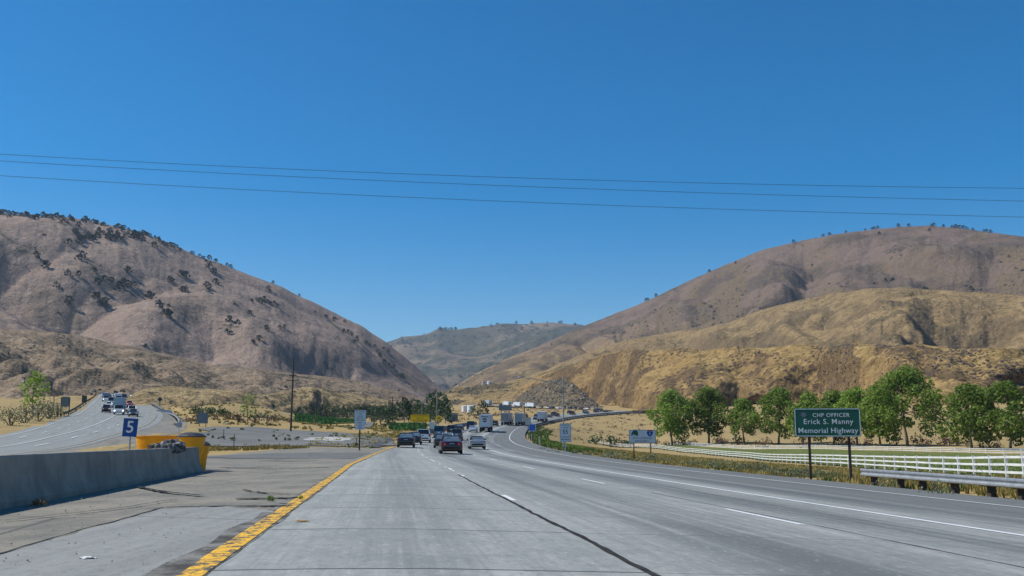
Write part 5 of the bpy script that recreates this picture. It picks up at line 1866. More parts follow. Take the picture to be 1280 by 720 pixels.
pl = MB().prism([(0, zc + r), (-r, zc), (0, zc - r), (r, zc)], 0, .03).build('panel', mat('dark_sign_back', (.06, .07, .075)), t)
MB().box((0, .08, zc / 2 - .3), (.12, .1, zc + .5)).build('post', M_POSTW, t)

# ------------------------------------------------------------------ poles, lamps, wires
M_POLE = mat('utility_pole_wood', (.075, .055, .045), (.05, .038, .032), 3, .9, bmp=.3)
M_LAMPP = mat('lamp_pole_steel', (.30, .31, .32), (.24, .25, .26), 3, .5, .4)


def upole(label, u, d, vtop, arms, r=.16, lean=0):
    x, y, z = gpt(u, d)
    hh = HC + (549 - vtop) / F * d * 1.0 - z
    t = thing('utility_pole', label, 'pole', (x, y, z), 0, None)
    MB().tube([(0, 0, -.5), (lean * hh, 0, hh)], [r, r * .62], 8).build('pole', M_POLE, t, 40)
    for f, w in arms:
        a = MB().box((lean * hh * f, -.16, hh * f), (w, .11, .13)).build('crossarm', M_POLE, t)
        for q in (-.46, -.2, .2, .46):
            MB().tube([(w * q + lean * hh * f, -.16, hh * f + .06), (w * q + lean * hh * f, -.16, hh * f + .26)], [.045, .03], 6).build('insulator', mat('insulator_grey', (.3, .3, .3)), a)
    return t


upole('tall bare wooden utility pole at the back of the gravel lot', 363, 156, 448, [(.76, 1.1), (.69, 2.0)], .17, .006)
upole('second wooden utility pole standing in front of the green crop field', 394, 300, 489, [(.88, 2.4)], .2, .002)
upole('wooden utility pole with crossarms rising out of the grove behind the crop', 490, 340, 496, [(.93, 3.0), (.82, 3.0)], .24)
upole('slender distant pole beside the grove left of the yellow sign', 502, 420, 505, [(.92, 2.4)], .2)
upole('dark pole rising behind the far trucks on the right', 655.5, 345, 508, [(.95, 1.6)], .22)


def lamp(name, label, u, d, vtop, arm, side=-1, r=.1, brace=True, vb=None):
    x, y, z = gpt(u, d)
    hh = HC + (549 - vtop) / F * d - z
    t = thing(name, label, 'street lamp', (x, y, z))
    MB().tube([(0, 0, -.3), (0, 0, hh)], [r, r * .62], 8).build('pole', M_LAMPP, t, 40)
    MB().tube([(0, 0, -.02), (0, 0, .12)], [r * 2.2, r * 1.9], 8).build('base_plate', M_LAMPP, t)
    s = side
    a0 = hh * .86
    MB().tube([(0, 0, a0), (s * arm * .2, 0, a0 + (hh - a0) * .5), (s * arm * .45, 0, hh * .955), (s * arm, 0, hh * 1.0)], [.06, .055, .05, .04], 6).build('mast_arm', M_LAMPP, t)
    hd = MB().loft([[(s * (arm + o_), yy * k_, hh + zz * k_) for yy, zz in ((-.11, -.02), (.11, -.02), (.13, .03), (.07, .1), (-.07, .1), (-.13, .03))] for o_, k_ in ((-.12, .5), (.1, 1), (.45, 1.05), (.62, .6))])
    h_ = hd.build('lamp_head', M_LAMPP, t)
    MB().box((s * (arm + .28), 0, hh - .035), (.4, .16, .03)).build('lens', mat('lamp_lens', (.75, .75, .7)), h_)
    return t


t = lamp('street_lamp', 'tall grey street lamp with a long arm reaching left behind the truck speed sign', 704.5, 128, 473, 5.4, -1, .11)
lamp('street_lamp', 'grey street lamp with a short arm above the yellow rectangular sign', 527, 262, 499, 2.0, 1, .13)
lamp('street_lamp', 'thin pale street lamp beside the yellow diamond sign', 545.3, 225, 496, 1.4, 1, .1)

M_WIRE = mat('wire', (.03, .035, .045), None, 3, .6)
for (v0, v1, v2), lb in zip([(195, 222, 235), (203.5, 232.5, 250.5), (222, 252, 270.5)], ['topmost power line crossing the sky', 'middle power line crossing the sky just below the topmost', 'lowest power line crossing the sky']):
    d = 78
    A, B, C3 = [np.array(at(u, v, dd)) for u, v, dd in ((40, v0, d - 6), (640, v1, d), (1240, v2, d + 6))]
    pts = []
    for s in np.linspace(-1.6, 2.6, 60):
        # the sagging curve through the three sighted points
        l0 = (s - .5) * (s - 1) / .5; l1 = s * (s - 1) / (-.25); l2 = s * (s - .5) / .5
        pts.append(tuple(A * l0 + B * l1 + C3 * l2))
    pts = np.array(pts); o0 = pts[30].copy()
    o = MB().tube([tuple(p - o0) for p in pts], .017, 6).build('power_line', M_WIRE, None, True)
    o.location = tuple(o0)
    tag(o, lb, 'wire', 'power lines across the sky')

# stakes by the lot
for u, d, h, lb in [(292.5, 95, 1.35, 'thin dark stake at the near edge of the gravel lot'), (279, 118, 1.2, 'thin stake on the left side of the gravel lot'), (445.5, 100, .9, 'short stake just left of the multi line sign')]:
    x, y, z = gpt(u, d)
    o = MB().tube([(0, 0, -.2), (.02, 0, h)], .04, 6).build('marker_stake', M_POLE); o.location = (x, y, z)
    tag(o, lb, 'stake')
for w, y0, lb in [(19.9, 150, 'white marker post at the edge of the far curve'), (19.8, 172, 'second white marker post farther round the far curve')]:
    p = sb(at_y(y0), w)
    o = MB().box((0, 0, .55), (.16, .06, 1.3)).build('marker_post', M_FENCE); o.location = tuple(p); tag(o, lb, 'marker')

# ------------------------------------------------------------------ tanks and sheds
M_TANK = mat('tank_white', (.78, .79, .78), (.68, .70, .70), .6, .45)


def tank(label, loc, r, h):
    t = thing('storage_tank', label, 'tank', loc)
    MB().loft([ring(r, -1, 28), ring(r, h, 28)]).build('shell', M_TANK, t, 40)
    MB().loft([ring(r * 1.015, h + .002, 28), ring(r * .6, h + r * .13, 28), ring(r * .05, h + r * .17, 28)]).build('roof', M_TANK, t, 40)
    return t


for u, d, r, h, lb in [(580.3, 660, 1.9, 4.0, 'left white storage tank of the pair on the valley floor'), (588, 650, 2.3, 4.2, 'right white storage tank of the pair on the valley floor')]:
    x, y, z = gpt(u, d)
    z = HC + (549 - 515.5) / F * d
    tank(lb, (x, y, max(z, G1(x, y))), r, h)
p = hit('spur', 612, 479.5); tank('squat white tank on the golden spur', (p[0], p[1], p[2] - .3), 3.0, 3.6)
p = hit('spur', 603.3, 480); tank('narrow white tank standing left of the squat tank on the golden spur', (p[0], p[1], p[2] - .3), 1.0, 5.0)
x, y, _ = at(565, 522, 395); z = G1(x, y)
t = thing('shed', 'small grey green shed at the edge of the grove', 'shed', (x, y, z), .1)
MB().box((0, 0, 1.3), (4.6, 3.4, 2.8)).build('wall', mat('shed_wall', (.13, .17, .165), (.10, .135, .13), 1, .8), t)
MB().prism([(-2.55, 2.702), (2.55, 2.702), (2.5, 2.85), (0, 3.5), (-2.5, 2.85)], -1.9, 1.9).build('roof', mat('shed_roof', (.22, .25, .25), None, 1, .6), t)
MB().box((.6, -1.712, 1.0), (.9, .02, 1.95)).build('door', mat('shed_door', (.07, .09, .09)), t)

# ------------------------------------------------------------------ vehicles
M_GLASS = mat('car_glass', (.012, .016, .02), (.02, .026, .032), 2, .08, spec=.6)
M_GLASS_R = mat('rear_glass_sky_tint', (.11, .15, .19), (.06, .09, .12), 3, .08, spec=.8)  # paler blue base colour stands in for sky reflected in the windows
M_TYRE = mat('tyre_rubber', (.016, .016, .017), None, 8, .85)
M_RIM = mat('rim_alloy', (.45, .46, .47), None, 8, .35, .7)
M_TAIL = mat('tail_light_red', (.42, .012, .014), (.30, .008, .010), 20, .25)
M_PLATE = mat('licence_plate_white', (.70, .72, .74), None, 12, .5)
M_BUMP = mat('bumper_black', (.02, .02, .021), None, 6, .6)
M_CHROME = mat('headlamp_glass', (.78, .80, .82), None, 9, .15)
M_UNDER = mat('underbody', (.012, .012, .012), None, 3, .9)
M_LIT = nt('lit_headlamp')[0]
_b = M_LIT.node_tree.nodes['Principled BSDF']
_b.inputs['Base Color'].default_value = (.9, .9, .88, 1); _b.inputs['Emission Color'].default_value = (1, .95, .85, 1); _b.inputs['Emission Strength'].default_value = 2.0
M_LITR = nt('lit_brake_lamp')[0]
_b = M_LITR.node_tree.nodes['Principled BSDF']
_b.inputs['Base Color'].default_value = (.6, .02, .02, 1); _b.inputs['Emission Color'].default_value = (1, .12, .06, 1); _b.inputs['Emission Strength'].default_value = .22


def paint(name, c, metal=.25, rough=.28):
    return mat('paint_' + name, c, tuple(x * .93 for x in c), 1.5, rough, metal, .5, 0, .6)


PAINT = {k: paint(k, c) for k, c in dict(black=(.014, .015, .018), navy=(.018, .026, .045), maroon=(.045, .014, .020), white=(.72, .73, .73), silver=(.36, .35, .355),
         bluegrey=(.12, .17, .22), grey=(.10, .11, .125), red=(.30, .02, .02), blue=(.03, .10, .22), tan=(.30, .26, .2), charcoal=(.04, .043, .05)).items()}

SHAPES = {
    # stations of the lower body: (y, half width, bottom, belt); then the greenhouse: (y, z, half width) along belt and roof
    'sedan': dict(L=4.75, body=[(-2.37, .70, .42, .74), (-2.30, .84, .30, .93), (-1.95, .885, .24, 1.00), (-1.3, .90, .20, 1.00), (0, .90, .18, .97), (1.1, .90, .20, .95), (1.75, .88, .22, .88), (2.2, .82, .26, .76), (2.37, .66, .36, .62)],
                  gh=[(-1.75, -1.02, .78, .60), (1.12, .30, .78, .60)], roof=1.45, wy=(-1.38, 1.42), wr=.325),
    'suv': dict(L=4.7, body=[(-2.32, .78, .50, .88), (-2.27, .88, .36, 1.08), (-1.9, .92, .30, 1.14), (-1.2, .93, .26, 1.13), (0, .93, .24, 1.10), (1.1, .93, .26, 1.08), (1.75, .91, .28, 1.03), (2.2, .86, .34, .92), (2.35, .74, .44, .78)],
                gh=[(-2.18, -1.95, .83, .70), (1.0, .25, .83, .68)], roof=1.76, wy=(-1.35, 1.4), wr=.37),
    'van': dict(L=5.1, body=[(-2.5, .88, .45, .95), (-2.46, .93, .34, 1.12), (-1.9, .96, .28, 1.16), (0, .97, .26, 1.16), (1.3, .96, .28, 1.12), (2.0, .93, .30, 1.05), (2.4, .86, .36, .9), (2.5, .74, .46, .76)],
                gh=[(-2.42, -2.3, .88, .78), (1.7, .95, .86, .76)], roof=2.05, wy=(-1.5, 1.55), wr=.37),
    'pickup': dict(L=5.6, body=[(-2.78, .86, .52, 1.02), (-2.74, .93, .42, 1.08), (-1.6, .95, .36, 1.10), (-.6, .96, .34, 1.10), (.4, .96, .33, 1.10), (1.3, .96, .34, 1.10), (2.1, .95, .36, 1.06), (2.6, .90, .40, .98), (2.76, .82, .5, .84)],
                   gh=[(-.85, -.70, .84, .70), (1.25, .55, .84, .70)], roof=1.83, wy=(-1.75, 1.75), wr=.40),
    'coupe': dict(L=4.5, body=[(-2.25, .68, .42, .72), (-2.18, .82, .30, .90), (-1.8, .87, .24, .96), (-1.1, .885, .20, .95), (0, .885, .18, .92), (1.1, .885, .20, .90), (1.7, .86, .22, .84), (2.1, .80, .26, .72), (2.25, .66, .34, .60)],
                  gh=[(-1.45, -.90, .74, .58), (.85, .15, .75, .58)], roof=1.34, wy=(-1.3, 1.35), wr=.31),
}


def wheel(parent, x, y, r, w, name='wheel'):
    s = 1 if x > 0 else -1
    mb = MB()
    n = 18
    rg = lambda rad, xx: [(xx, y + math.cos(2 * math.pi * k / n) * rad, r + math.sin(2 * math.pi * k / n) * rad) for k in range(n)]
    mb.loft([rg(r * .93, x - s * w), rg(r, x - s * w * .85), rg(r, x - s * w * .15), rg(r * .93, x)])
    o = mb.build(name, M_TYRE, parent, 40)
    MB().loft([rg(r * .62, x - s * .02), rg(r * .62, x + s * .006), rg(r * .2, x + s * .012)]).build('rim', M_RIM, o, 40)
    return o


def car(kind, col, name, front_lit=False, brake=False, soft=False):
    S = SHAPES[kind]
    P = PAINT[col]
    t = thing(name, 'car', 'car')
    mb = MB()
    rings = []
    for y, hw, zb, zt in S['body']:
        zm = zb + (zt - zb) * .45
        rings.append([(-hw * .90, y, zb), (-hw * .99, y, zb + .10), (-hw, y, zm), (-hw * .985, y, zt - .10), (-hw * .93, y, zt - .02), (-hw * .6, y, zt + .015), (0, y, zt + .025),
                      (hw * .6, y, zt + .015), (hw * .93, y, zt - .02), (hw * .985, y, zt - .10), (hw, y, zm), (hw * .99, y, zb + .10), (hw * .90, y, zb)])
    mb.loft(rings)
    body = mb.build('body', P, t, 38)
    ys = [q[0] for q in S['body']]
    belt = lambda y: float(np.interp(y, ys, [q[3] for q in S['body']]))
    (rb, rt, w0, w1), (fb_, ft, w2, w3) = S['gh']
    H = S['roof']
    zb0, zb1 = belt(rb) - .03, belt(fb_) - .03
    # greenhouse: glass block with roof panel and pillars
    A = [(-w0, rb, zb0), (w0, rb, zb0), (w2, fb_, zb1), (-w2, fb_, zb1)]
    B = [(-w1, rt, H - .05), (w1, rt, H - .05), (w3, ft, H - .05), (-w3, ft, H - .05)]
    MB().loft([A, B]).build('window', M_GLASS_R if not front_lit and kind in ('sedan', 'coupe') else M_GLASS, t)
    rw = MB()
    top = [(-w1 - .03, rt - .04, H - .052), (w1 + .03, rt - .04, H - .052), (w3 + .03, ft + .05, H - .052), (-w3 - .03, ft + .05, H - .052)]
    mid = [(x * .96, y, H - .005) for x, y, z in top]
    t2 = [(x * .70, y * .9 + (rt + ft) * .05, H + .012) for x, y, z in top]
    rw.loft([top, mid, t2])
    rw.build('roof', mat('soft_top', (.02, .02, .022), None, 9, .8) if soft else P, t, 30)
    pm = MB()
    for a, b in zip(A, B):
        pm.tube([(a[0] * 1.0, a[1], a[2]), (b[0] * 1.0, b[1], b[2] + .01)], [.05, .042], 5)
    for sgn in (-1, 1):
        yb = rb * .35 + fb_ * .65 - .55
        pm.tube([(sgn * w0 * 1.0, yb, belt(yb) - .02), (sgn * w1 * 1.005, yb - .08, H - .04)], .04, 5)
        if kind in ('suv', 'van'):
            pm.tube([(sgn * w0 * 1.0, yb - 1.15, belt(yb) - .02), (sgn * w1 * 1.005, yb - 1.1, H - .04)], .05, 5)
    pm.build('pillars', P if not soft else M_BUMP, t, 40)
    for x in (-1, 1):
        for y in S['wy']:
            wd = max(q[1] for q in S['body'])
            wheel(t, x * (wd + .005), y, S['wr'], .22)
    MB().box((0, 0, .27), (1.5, S['L'] * .86, .16)).build('underbody', M_UNDER, t)
    yr = S['body'][1][0]; hw = S['body'][1][1]; zt = S['body'][1][3]
    yf = S['body'][-2][0]; hf = S['body'][-2][1]; zf = S['body'][-2][3]
    for x in (-1, 1):
        m = MB()
        if kind in ('suv', 'van', 'pickup'):
            m.box((x * (hw - .08), yr - .012, zt - .12), (.17, .10, .36))
        else:
            m.loft([[(x * (hw + .005), yr + .18, zt - .28), (x * (hw + .005), yr + .18, zt - .06), (x * (hw - .02), yr - .03, zt - .06), (x * (hw - .02), yr - .03, zt - .28)],
                    [(x * (hw * .42), yr + .1, zt - .26), (x * (hw * .42), yr + .1, zt - .08), (x * (hw * .42), yr - .045, zt - .08), (x * (hw * .42), yr - .045, zt - .26)]])
        tl = m.build('tail_light', M_TAIL, t)
        if brake:
            MB().box((x * hw * .66, yr - .055, zt - .17), (.16, .03, .09)).build('lit_lens', M_LITR, tl)
        MB().loft([[(x * (hf * .98), yf - .22, zf - .20), (x * (hf * .98), yf - .22, zf - .05), (x * hf * .9, yf + .05, zf - .06), (x * hf * .9, yf + .05, zf - .20)],
                   [(x * (hf * .55), yf, zf - .20), (x * (hf * .55), yf, zf - .06), (x * hf * .55, yf + .14, zf - .08), (x * hf * .55, yf + .14, zf - .19)]]).build('headlight', M_LIT if front_lit else M_CHROME, t)
        yb = S['gh'][1][0] - .28
        MB().box((x * (max(q[1] for q in S['body']) + .09), yb, belt(yb) + .10), (.20, .09, .13)).build('mirror', P if not soft else M_BUMP, t)
    MB().box((0, S['body'][0][0] - .005, S['body'][0][2] + .06), (hw * 1.5, .10, .14)).build('rear_bumper', M_BUMP, t)
    MB().box((0, yr - .052 if kind != 'pickup' else yr - .03, zt - .2), (.40, .02, .17)).build('licence_plate', M_PLATE, t)
    MB().box((0, S['body'][-1][0] + .005, S['body'][-1][2] + .08), (hf * 1.1, .06, .16)).build('grille', M_BUMP, t)
    return t


_protos = {}


def place(kind, col, name, label, p, rz, slope=0, group=None, **kw):
    k = (kind, col, tuple(sorted(kw.items())))
    if k not in _protos:
        t = car(kind, col, name, **kw)
        _protos[k] = (t, tree_of(t))
        t.location = p; t.rotation_euler = (slope, 0, rz)
        t['label'] = label
        if group: t['group'] = group
    else:
        t = dup(_protos[k][0], _protos[k][1], p, rz, slope, None, label, group)
        t.name = name
    t['category'] = {'suv': 'suv', 'van': 'van', 'pickup': 'pickup truck'}.get(kind, 'car')
    return t


def sb_pose(u, y, up=False, w=None):
    i, ww = sb_from(u, y, up)
    if w is not None: ww = w
    p = sb(i, ww)
    i2 = min(i + 3, len(SB) - 1); i1 = max(i - 3, 0)
    dt = sb(i2, ww) - sb(i1, ww)
    p[2] += .012 + .0002 * y
    return tuple(p), math.atan2(-dt[0], dt[1]), math.atan2(dt[2], math.hypot(dt[0], dt[1]))


GS = 'southbound traffic'
for u, y, kind, col, nm, lb, kw in [
    (562.5, 80, 'sedan', 'maroon', 'car', 'dark maroon sedan with red tail lights, nearest car on the road', dict(brake=True)),
    (595.5, 106, 'coupe', 'silver', 'car', 'silver convertible with a black soft top in the lane right of the maroon sedan', dict(soft=True)),
    (507.8, 100, 'sedan', 'black', 'car', 'black sedan in the leftmost lane beside the yellow line', {}),
    (518.3, 119, 'sedan', 'navy', 'car', 'dark blue sedan half hidden behind the black sedan in the leftmost lane', {}),
    (529.8, 132, 'suv', 'white', 'car', 'white suv leading the cars of the leftmost lane', {}),
    (552.6, 104, 'sedan', 'charcoal', 'car', 'dark grey car peeking out left behind the maroon sedan', {}),
    (559.3, 124, 'sedan', 'white', 'car', 'white sedan just ahead of the maroon sedan', {}),
    (571.3, 158, 'suv', 'grey', 'car', 'grey suv ahead and right of the white sedan', {}),
    (549.3, 168, 'van', 'bluegrey', 'car', 'blue grey van far ahead in the leftmost lane', {}),
    (565, 204, 'suv', 'black', 'car', 'black suv ahead of the grey suv beside the far concrete barrier', {}),
    (574.6, 236, 'sedan', 'black', 'car', 'small black car farthest ahead along the far concrete barrier', {}),
    (591.8, 222, 'sedan', 'white', 'car', 'white car close to the left rear of the white emblem truck', {}),
    (588.5, 252, 'van', 'navy', 'car', 'dark blue van just beyond the white car left of the emblem truck', {}),
    (619, 300, 'suv', 'charcoal', 'car', 'dark small car between the emblem truck and the brown trailer', {}),
]:
    p, rz, sl = sb_pose(u, y)
    place(kind, col, {'suv': 'sport_utility', 'van': 'van', 'pickup': 'pickup_truck'}.get(kind, 'car'), lb, p, rz, sl, GS, **kw)
for k, (y, w, kind, col) in enumerate([(425, 9.3, 'sedan', 'black'), (446, 5, 'suv', 'charcoal'), (468, 9.2, 'suv', 'navy'), (486, 2, 'sedan', 'grey'), (505, 6, 'suv', 'black'), (520, 9, 'sedan', 'maroon'), (535, 3, 'suv', 'grey'), (552, 9, 'sedan', 'black'), (415, 5.5, 'suv', 'grey'), (436, 2, 'van', 'navy'), (456, 8.8, 'sedan', 'charcoal'), (477, 5.2, 'van', 'black'), (496, 9.2, 'suv', 'maroon'), (512, 2.4, 'suv', 'black'), (528, 5.5, 'sedan', 'navy'), (544, 6, 'suv', 'charcoal'), (560, 3, 'van', 'grey')]):
    i = at_y(y); p = sb(i, w); dt = sb(i + 3, w) - sb(i - 3, w); p[2] += .1
    place(kind, col, 'car', 'tiny dark car climbing the far road above the tan embankment', tuple(p), math.atan2(-dt[0], dt[1]), math.atan2(dt[2], math.hypot(dt[0], dt[1])), 'tiny cars on the far climbing road')


# trucks
M_TRW = mat('trailer_white', (.60, .64, .66), (.52, .56, .58), .7, .45)
M_TRB = mat('trailer_brown_grey', (.30, .27, .25), (.24, .22, .21), .8, .5)
M_TRS = mat('trailer_silver', (.40, .46, .48), (.33, .39, .41), .8, .4, .2)
M_EMB = mat('emblem_dark', (.035, .03, .05), None, 5, .5)
M_EMR = mat('emblem_red', (.40, .09, .08), None, 5, .5)


def trailer(name, label, p, rz, sl, m, Lg=14.6, Wd=2.59, z0=1.15, z1=4.05, emblem=False, doors=True, cab=None, group=GS, low=False):
    t = thing(name, label, 'truck', p, rz, group, sl)
    MB().box((0, Lg / 2, (z0 + z1) / 2), (Wd, Lg, z1 - z0)).build('box_body', m, t)
    fr = MB()
    for x in (-1, 1):
        fr.box((x * (Wd / 2 - .05), -.012, (z0 + z1) / 2), (.12, .03, z1 - z0))
    fr.box((0, -.014, z1 - .08), (Wd - .24, .03, .17)); fr.box((0, -.014, z0 + .06), (Wd - .24, .03, .14))
    fr.build('door_frame', M_ALU, t)
    if doors:
        d_ = MB()
        for x in (-.62, -.04, .04, .62):
            d_.tube([(x, -.045, z0 + .2), (x, -.045, z1 - .25)], .022, 6)
        d_.build('lock_rods', M_GALV, t)
    if emblem:
        n = 24
        e = MB().loft([[(math.cos(2 * math.pi * k / n) * .50, yy, 2.72 + math.sin(2 * math.pi * k / n) * .50) for k in range(n)] for yy in (-.022, -.004)]).build('emblem', M_EMB, t)
        MB().loft([[(math.cos(2 * math.pi * k / n) * .31, yy, 2.72 + math.sin(2 * math.pi * k / n) * .31) for k in range(n)] for yy in (-.030, -.023)]).build('emblem_centre', M_EMR, e)
        MB().box((0, -.035, 2.72), (1.12, .008, .17)).build('emblem_bar', M_TRW, e)
        MB().box((0, -.014, 3.52), (1.7, .012, .17)).build('lettering_band', M_EMB, t)
    b = MB()
    b.box((0, .02, .55), (Wd * .86, .12, .12))
    for x in (-.7, .7):
        b.box((x, .06, .85), (.1, .1, .6))
    b.build('rear_guard', M_BUMP, t)
    for x in (-1, 1):
        MB().box((x * .95, -.03, z0 - .10), (.28, .05, .12)).build('tail_light', M_TAIL, t)
        for y in (1.4, 2.7, Lg - 3.2, Lg - 2.0) if not low else (1.4, Lg - 2.0):
            wheel(t, x * (Wd / 2 - .02), y, .5, .55)
        MB().box((x * (Wd / 2 - .35), .75, .62), (.62, .03, .72)).build('mud_flap', M_BUMP, t)
    MB().box((0, Lg * .55, .98), (1.1, Lg * .86, .3)).build('chassis', M_UNDER, t)
    cm = cab or M_TRW
    c = MB().loft([[(x, y, z) for x, z in ((-1.2, .6), (1.2, .6), (1.22, 2.2), (1.1, 3.4 + dz), (-1.1, 3.4 + dz), (-1.22, 2.2))] for y, dz in ((Lg + .9, .2), (Lg + 2.9, 0))]).build('cab', cm, t)
    wheel(t, 1.2, Lg + 2.6, .5, .35); wheel(t, -1.2, Lg + 2.6, .5, .35)
    MB().box((0, Lg + 3.5, 1.35), (2.1, 1.4, 1.5)).build('hood', cm, t)
    wheel(t, 1.15, Lg + 3.6, .5, .35); wheel(t, -1.15, Lg + 3.6, .5, .35)
    for x in (-1, 1):
        MB().box((x * 1.45, Lg + 2.9, 2.4), (.16, .2, .8)).build('mirror', M_BUMP, t)
    return t


for u, y, m, lb, kw in [(605.8, 226, M_TRW, 'white box trailer with a round dark emblem on its rear doors, nearest truck', dict(emblem=True, doors=False)),
                        (631, 318, M_TRB, 'brown grey box trailer left of the two side by side far trucks', {}),
                        (648.5, 322, M_TRS, 'silver box trailer, right one of the two side by side far trucks', {}),
                        (675.5, 398, M_TRW, 'white box trailer alone farther up the climbing road', dict(doors=True))]:
    p, rz, sl = sb_pose(u, y)
    trailer('semi_trailer', lb, p, rz, sl, m, **kw)
p, rz, sl = sb_pose(638.6, 335); place('van', 'white', 'van', 'white van in the gap between the brown and the silver trailers', p, rz, sl, GS)
# the road after its bend: trucks heading left along the hillside
for k, (u, y, big, m) in enumerate([(613, 815, 1, M_TRS), (637.5, 788, 1, M_TRW), (651.5, 768, 1, M_TRW), (668.5, 745, 1, M_TRW)]):
    p, rz, sl = sb_pose(u, y, True)
    p = tuple(np.array(p) + np.array([0, 0, .1]))
    lb = ['dull silver truck farthest left on the upper road after its bend', 'bright white truck above the large blue grey panel on the upper road', 'bright white truck, second from the right on the upper road', 'bright white truck, rightmost of the trucks on the upper road'][k]
    trailer('semi_trailer', lb, p, rz, sl, m, Lg=11, z1=3.9, group='trucks on the upper road')
for k, (u, y, kind, col) in enumerate([(676, 735, 'van', 'silver'), (684.5, 728, 'suv', 'white'), (697.5, 718, 'sedan', 'white'), (712, 700, 'suv', 'charcoal'), (726, 690, 'sedan', 'black'), (691, 722, 'suv', 'black'), (704, 708, 'van', 'silver'), (719, 696, 'suv', 'grey'), (735, 682, 'suv', 'white'), (745, 672, 'sedan', 'charcoal'), (660, 755, 'sedan', 'charcoal'), (645, 776, 'suv', 'black'), (626, 800, 'suv', 'charcoal')]):
    p, rz, sl = sb_pose(u, y, True)
    p = tuple(np.array(p) + np.array([0, 0, .1]))
    place(kind, col, 'car', 'tiny pale car on the upper road below the rock cut' if col in ('white', 'silver', 'grey') else 'tiny dark car on the upper road below the rock cut', p, rz, sl, 'tiny cars on the upper road')

# northbound traffic, facing us
GN = 'northbound traffic'


def nb_pose(u, y):
    p, rz, dt = nb_from(u, y)
    rz = math.atan2(dt[0], -dt[1])
    return (p[0], p[1], p[2] + .02 + .0003 * y), rz, -math.atan2(dt[2], math.hypot(dt[0], dt[1]))


for u, y, kind, col, lb, kw in [
    (171.2, 192, 'sedan', 'charcoal', 'dark sedan with bright headlights, nearest of the oncoming cars', dict(front_lit=True)),
    (166.6, 214, 'suv', 'white', 'white suv with bright headlights just behind the nearest oncoming sedan', dict(front_lit=True)),
    (159.6, 222, 'suv', 'maroon', 'dark red suv hidden partly behind the oncoming white suv', dict(front_lit=True)),
    (161.5, 268, 'sedan', 'red', 'small red car farther back on the inner oncoming lane', dict(front_lit=True)),
    (156, 285, 'suv', 'silver', 'silver suv with lit headlights in the oncoming queue behind the box truck', dict(front_lit=True)),
    (124.2, 222, 'pickup', 'maroon', 'dark pickup with lit headlights alone on the outer oncoming lane', dict(front_lit=True)),
    (134.5, 262, 'sedan', 'white', 'white car with lit headlights just left of the oncoming box truck', dict(front_lit=True)),
    (137.5, 285, 'van', 'bluegrey', 'blue grey van in the oncoming queue left of the box truck', dict(front_lit=True)),
    (150.5, 305, 'van', 'navy', 'dark van in the middle of the distant oncoming queue', dict(front_lit=True)),
    (166.5, 292, 'suv', 'charcoal', 'dark suv with headlights behind the white suv in the inner oncoming queue', dict(front_lit=True)),
    (163.5, 318, 'pickup', 'white', 'white pickup in the inner oncoming queue near the crest', dict(front_lit=True)),
    (158.5, 345, 'sedan', 'black', 'black car at the back of the inner oncoming queue', dict(front_lit=True)),
    (133, 330, 'suv', 'navy', 'dark blue suv near the crest of the northbound road', dict(front_lit=True)),
    (152, 350, 'suv', 'charcoal', 'dark suv at the back of the distant oncoming queue', dict(front_lit=True)),
    (139, 372, 'van', 'grey', 'grey van nearest the crest of the northbound road', dict(front_lit=True)),
]:
    p, rz, sl = nb_pose(u, y)
    place(kind, col, {'suv': 'sport_utility', 'van': 'van', 'pickup': 'pickup_truck'}.get(kind, 'car'), lb, p, rz, sl, GN, **kw)


def box_truck(label, p, rz, sl, boxm, cabm, z1=3.6, Wd=2.4, Lg=6.5):
    t = thing('box_truck', label, 'truck', p, rz, GN, sl)
    MB().box((0, -Lg / 2, (z1 + .95) / 2), (Wd, Lg, z1 - .95)).build('box_body', boxm, t)
    c = MB().loft([[(x, y, z) for x, z in ((-.98, .45), (.98, .45), (1.0, 1.2), (.82, zt), (-.82, zt), (-1.0, 1.2))] for y, zt in ((.02, 2.1), (1.0, 2.05), (1.55, 1.25), (2.3, 1.15), (2.45, .95))]).build('cab', cabm, t)
    MB().loft([[(-.78, 1.06, 2.0), (.78, 1.06, 2.0), (.9, 1.56, 1.28), (-.9, 1.56, 1.28)], [(-.74, 1.10, 2.03), (.74, 1.10, 2.03), (.86, 1.60, 1.31), (-.86, 1.60, 1.31)]]).build('windshield', M_GLASS, t)
    MB().box((0, 2.47, .8), (1.2, .05, .32)).build('grille', M_CHROME, t)
    MB().box((0, 2.5, .48), (1.95, .12, .2)).build('bumper', M_ALU, t)
    for x in (-1, 1):
        MB().box((x * .8, 2.46, .85), (.26, .06, .22)).build('headlight', M_LIT, t)
        MB().box((x * 1.18, 1.25, 1.6), (.16, .1, .36)).build('mirror', M_BUMP, t)
        wheel(t, x * 1.0, 1.75, .42, .26); wheel(t, x * 1.12, -4.6, .42, .5)
    return t


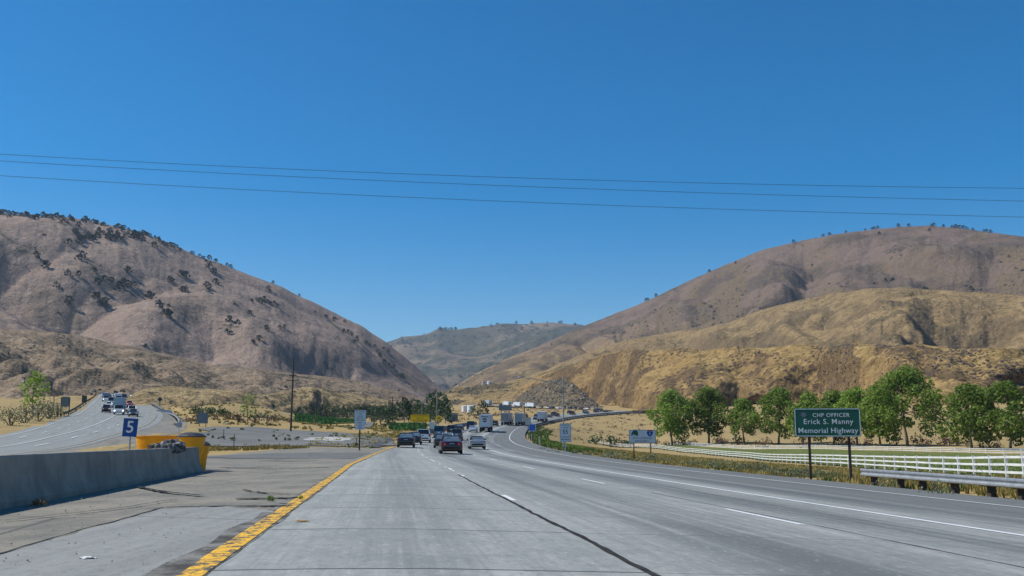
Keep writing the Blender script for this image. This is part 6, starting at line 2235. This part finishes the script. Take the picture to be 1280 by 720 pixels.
M_BOXB = mat('box_blue_silver', (.30, .40, .46), (.24, .33, .39), .6, .4, .2)
p, rz, sl = nb_pose(146.4, 204); box_truck('silver blue box truck with a white van front, nearest oncoming truck', p, rz, sl, M_BOXB, PAINT['white'])
p, rz, sl = nb_pose(142, 300); box_truck('white oncoming truck in the middle of the distant queue', p, rz, sl, M_TRW, PAINT['white'], 2.7, 2.2, 4.5)
p, rz, sl = nb_pose(125, 305); box_truck('bright blue oncoming truck on the outer lane near the crest', p, rz, sl, mat('box_blue', (.05, .17, .30), None, .7, .5), PAINT['white'], 2.7, 2.2, 4.5)
for u, y, kind, col, lb in [(148, 248, 'van', 'navy', 'dark blue van directly behind the silver blue box truck'), (153, 325, 'van', 'tan', 'tan van at the back of the inner oncoming queue'),
                            (146, 335, 'suv', 'white', 'white suv near the crest behind the white oncoming truck'), (147.5, 275, 'suv', 'silver', 'silver suv following the dark blue van in the oncoming queue')]:
    p, rz, sl = nb_pose(u, y)
    place(kind, col, 'van' if kind == 'van' else 'sport_utility', lb, p, rz, sl, GN, front_lit=True)

# ------------------------------------------------------------------ light, air, camera
SUN_EL, SUN_AZ = math.radians(50), math.radians(-86)     # azimuth clockwise from straight ahead
W = bpy.data.worlds.new('World'); SC.world = W
W.use_nodes = True
wt = W.node_tree
bg = wt.nodes['Background']
sky = wt.nodes.new('ShaderNodeTexSky')
sky.sky_type = 'NISHITA'; sky.sun_disc = False
sky.sun_elevation = SUN_EL; sky.sun_rotation = SUN_AZ
sky.altitude = 600; sky.air_density = 1.0; sky.dust_density = .3; sky.ozone_density = 3.5
hs = wt.nodes.new('ShaderNodeHueSaturation'); hs.inputs['Saturation'].default_value = 1.53; hs.inputs['Hue'].default_value = .498
wt.links.new(sky.outputs[0], hs.inputs['Color'])
wt.links.new(hs.outputs[0], bg.inputs['Color'])
bg.inputs['Strength'].default_value = .102
sl = bpy.data.lights.new('sun', 'SUN'); sl.energy = 4.7; sl.angle = math.radians(.53); sl.color = (1, .955, .88)
so = bpy.data.objects.new('sun', sl); COL.objects.link(so)
to_sun = Vector((math.cos(SUN_EL) * math.sin(SUN_AZ), math.cos(SUN_EL) * math.cos(SUN_AZ), math.sin(SUN_EL)))
so.rotation_euler = to_sun.to_track_quat('Z', 'Y').to_euler()

if HAZE:
    hz = MB().box((0, 2800, 420), (9000, 7600, 860)).build('haze', None)
    hm = bpy.data.materials.new('valley_haze'); hm.use_nodes = True
    ht = hm.node_tree; ht.nodes.clear()
    ho = ht.nodes.new('ShaderNodeOutputMaterial'); pv = ht.nodes.new('ShaderNodeVolumePrincipled')
    pv.inputs['Color'].default_value = (.62, .78, 1.0, 1); pv.inputs['Density'].default_value = HAZE
    pv.inputs['Anisotropy'].default_value = .2
    ht.links.new(pv.outputs[0], ho.inputs['Volume'])
    hz.data.materials.append(hm)
    hz['kind'] = 'stuff'

cam = bpy.data.cameras.new('camera'); co = bpy.data.objects.new('camera', cam); COL.objects.link(co)
co.location = (0, 0, HC); co.rotation_euler = (math.pi / 2 + TH, 0, 0)
cam.sensor_width = 36; cam.lens = 36 * F / 1280; cam.clip_start = .1; cam.clip_end = 60000
SC.camera = co
SC.view_settings.view_transform = 'Standard'; SC.view_settings.look = 'None'
SC.view_settings.exposure = .22; SC.view_settings.gamma = 1
SC.view_settings.use_curve_mapping = False
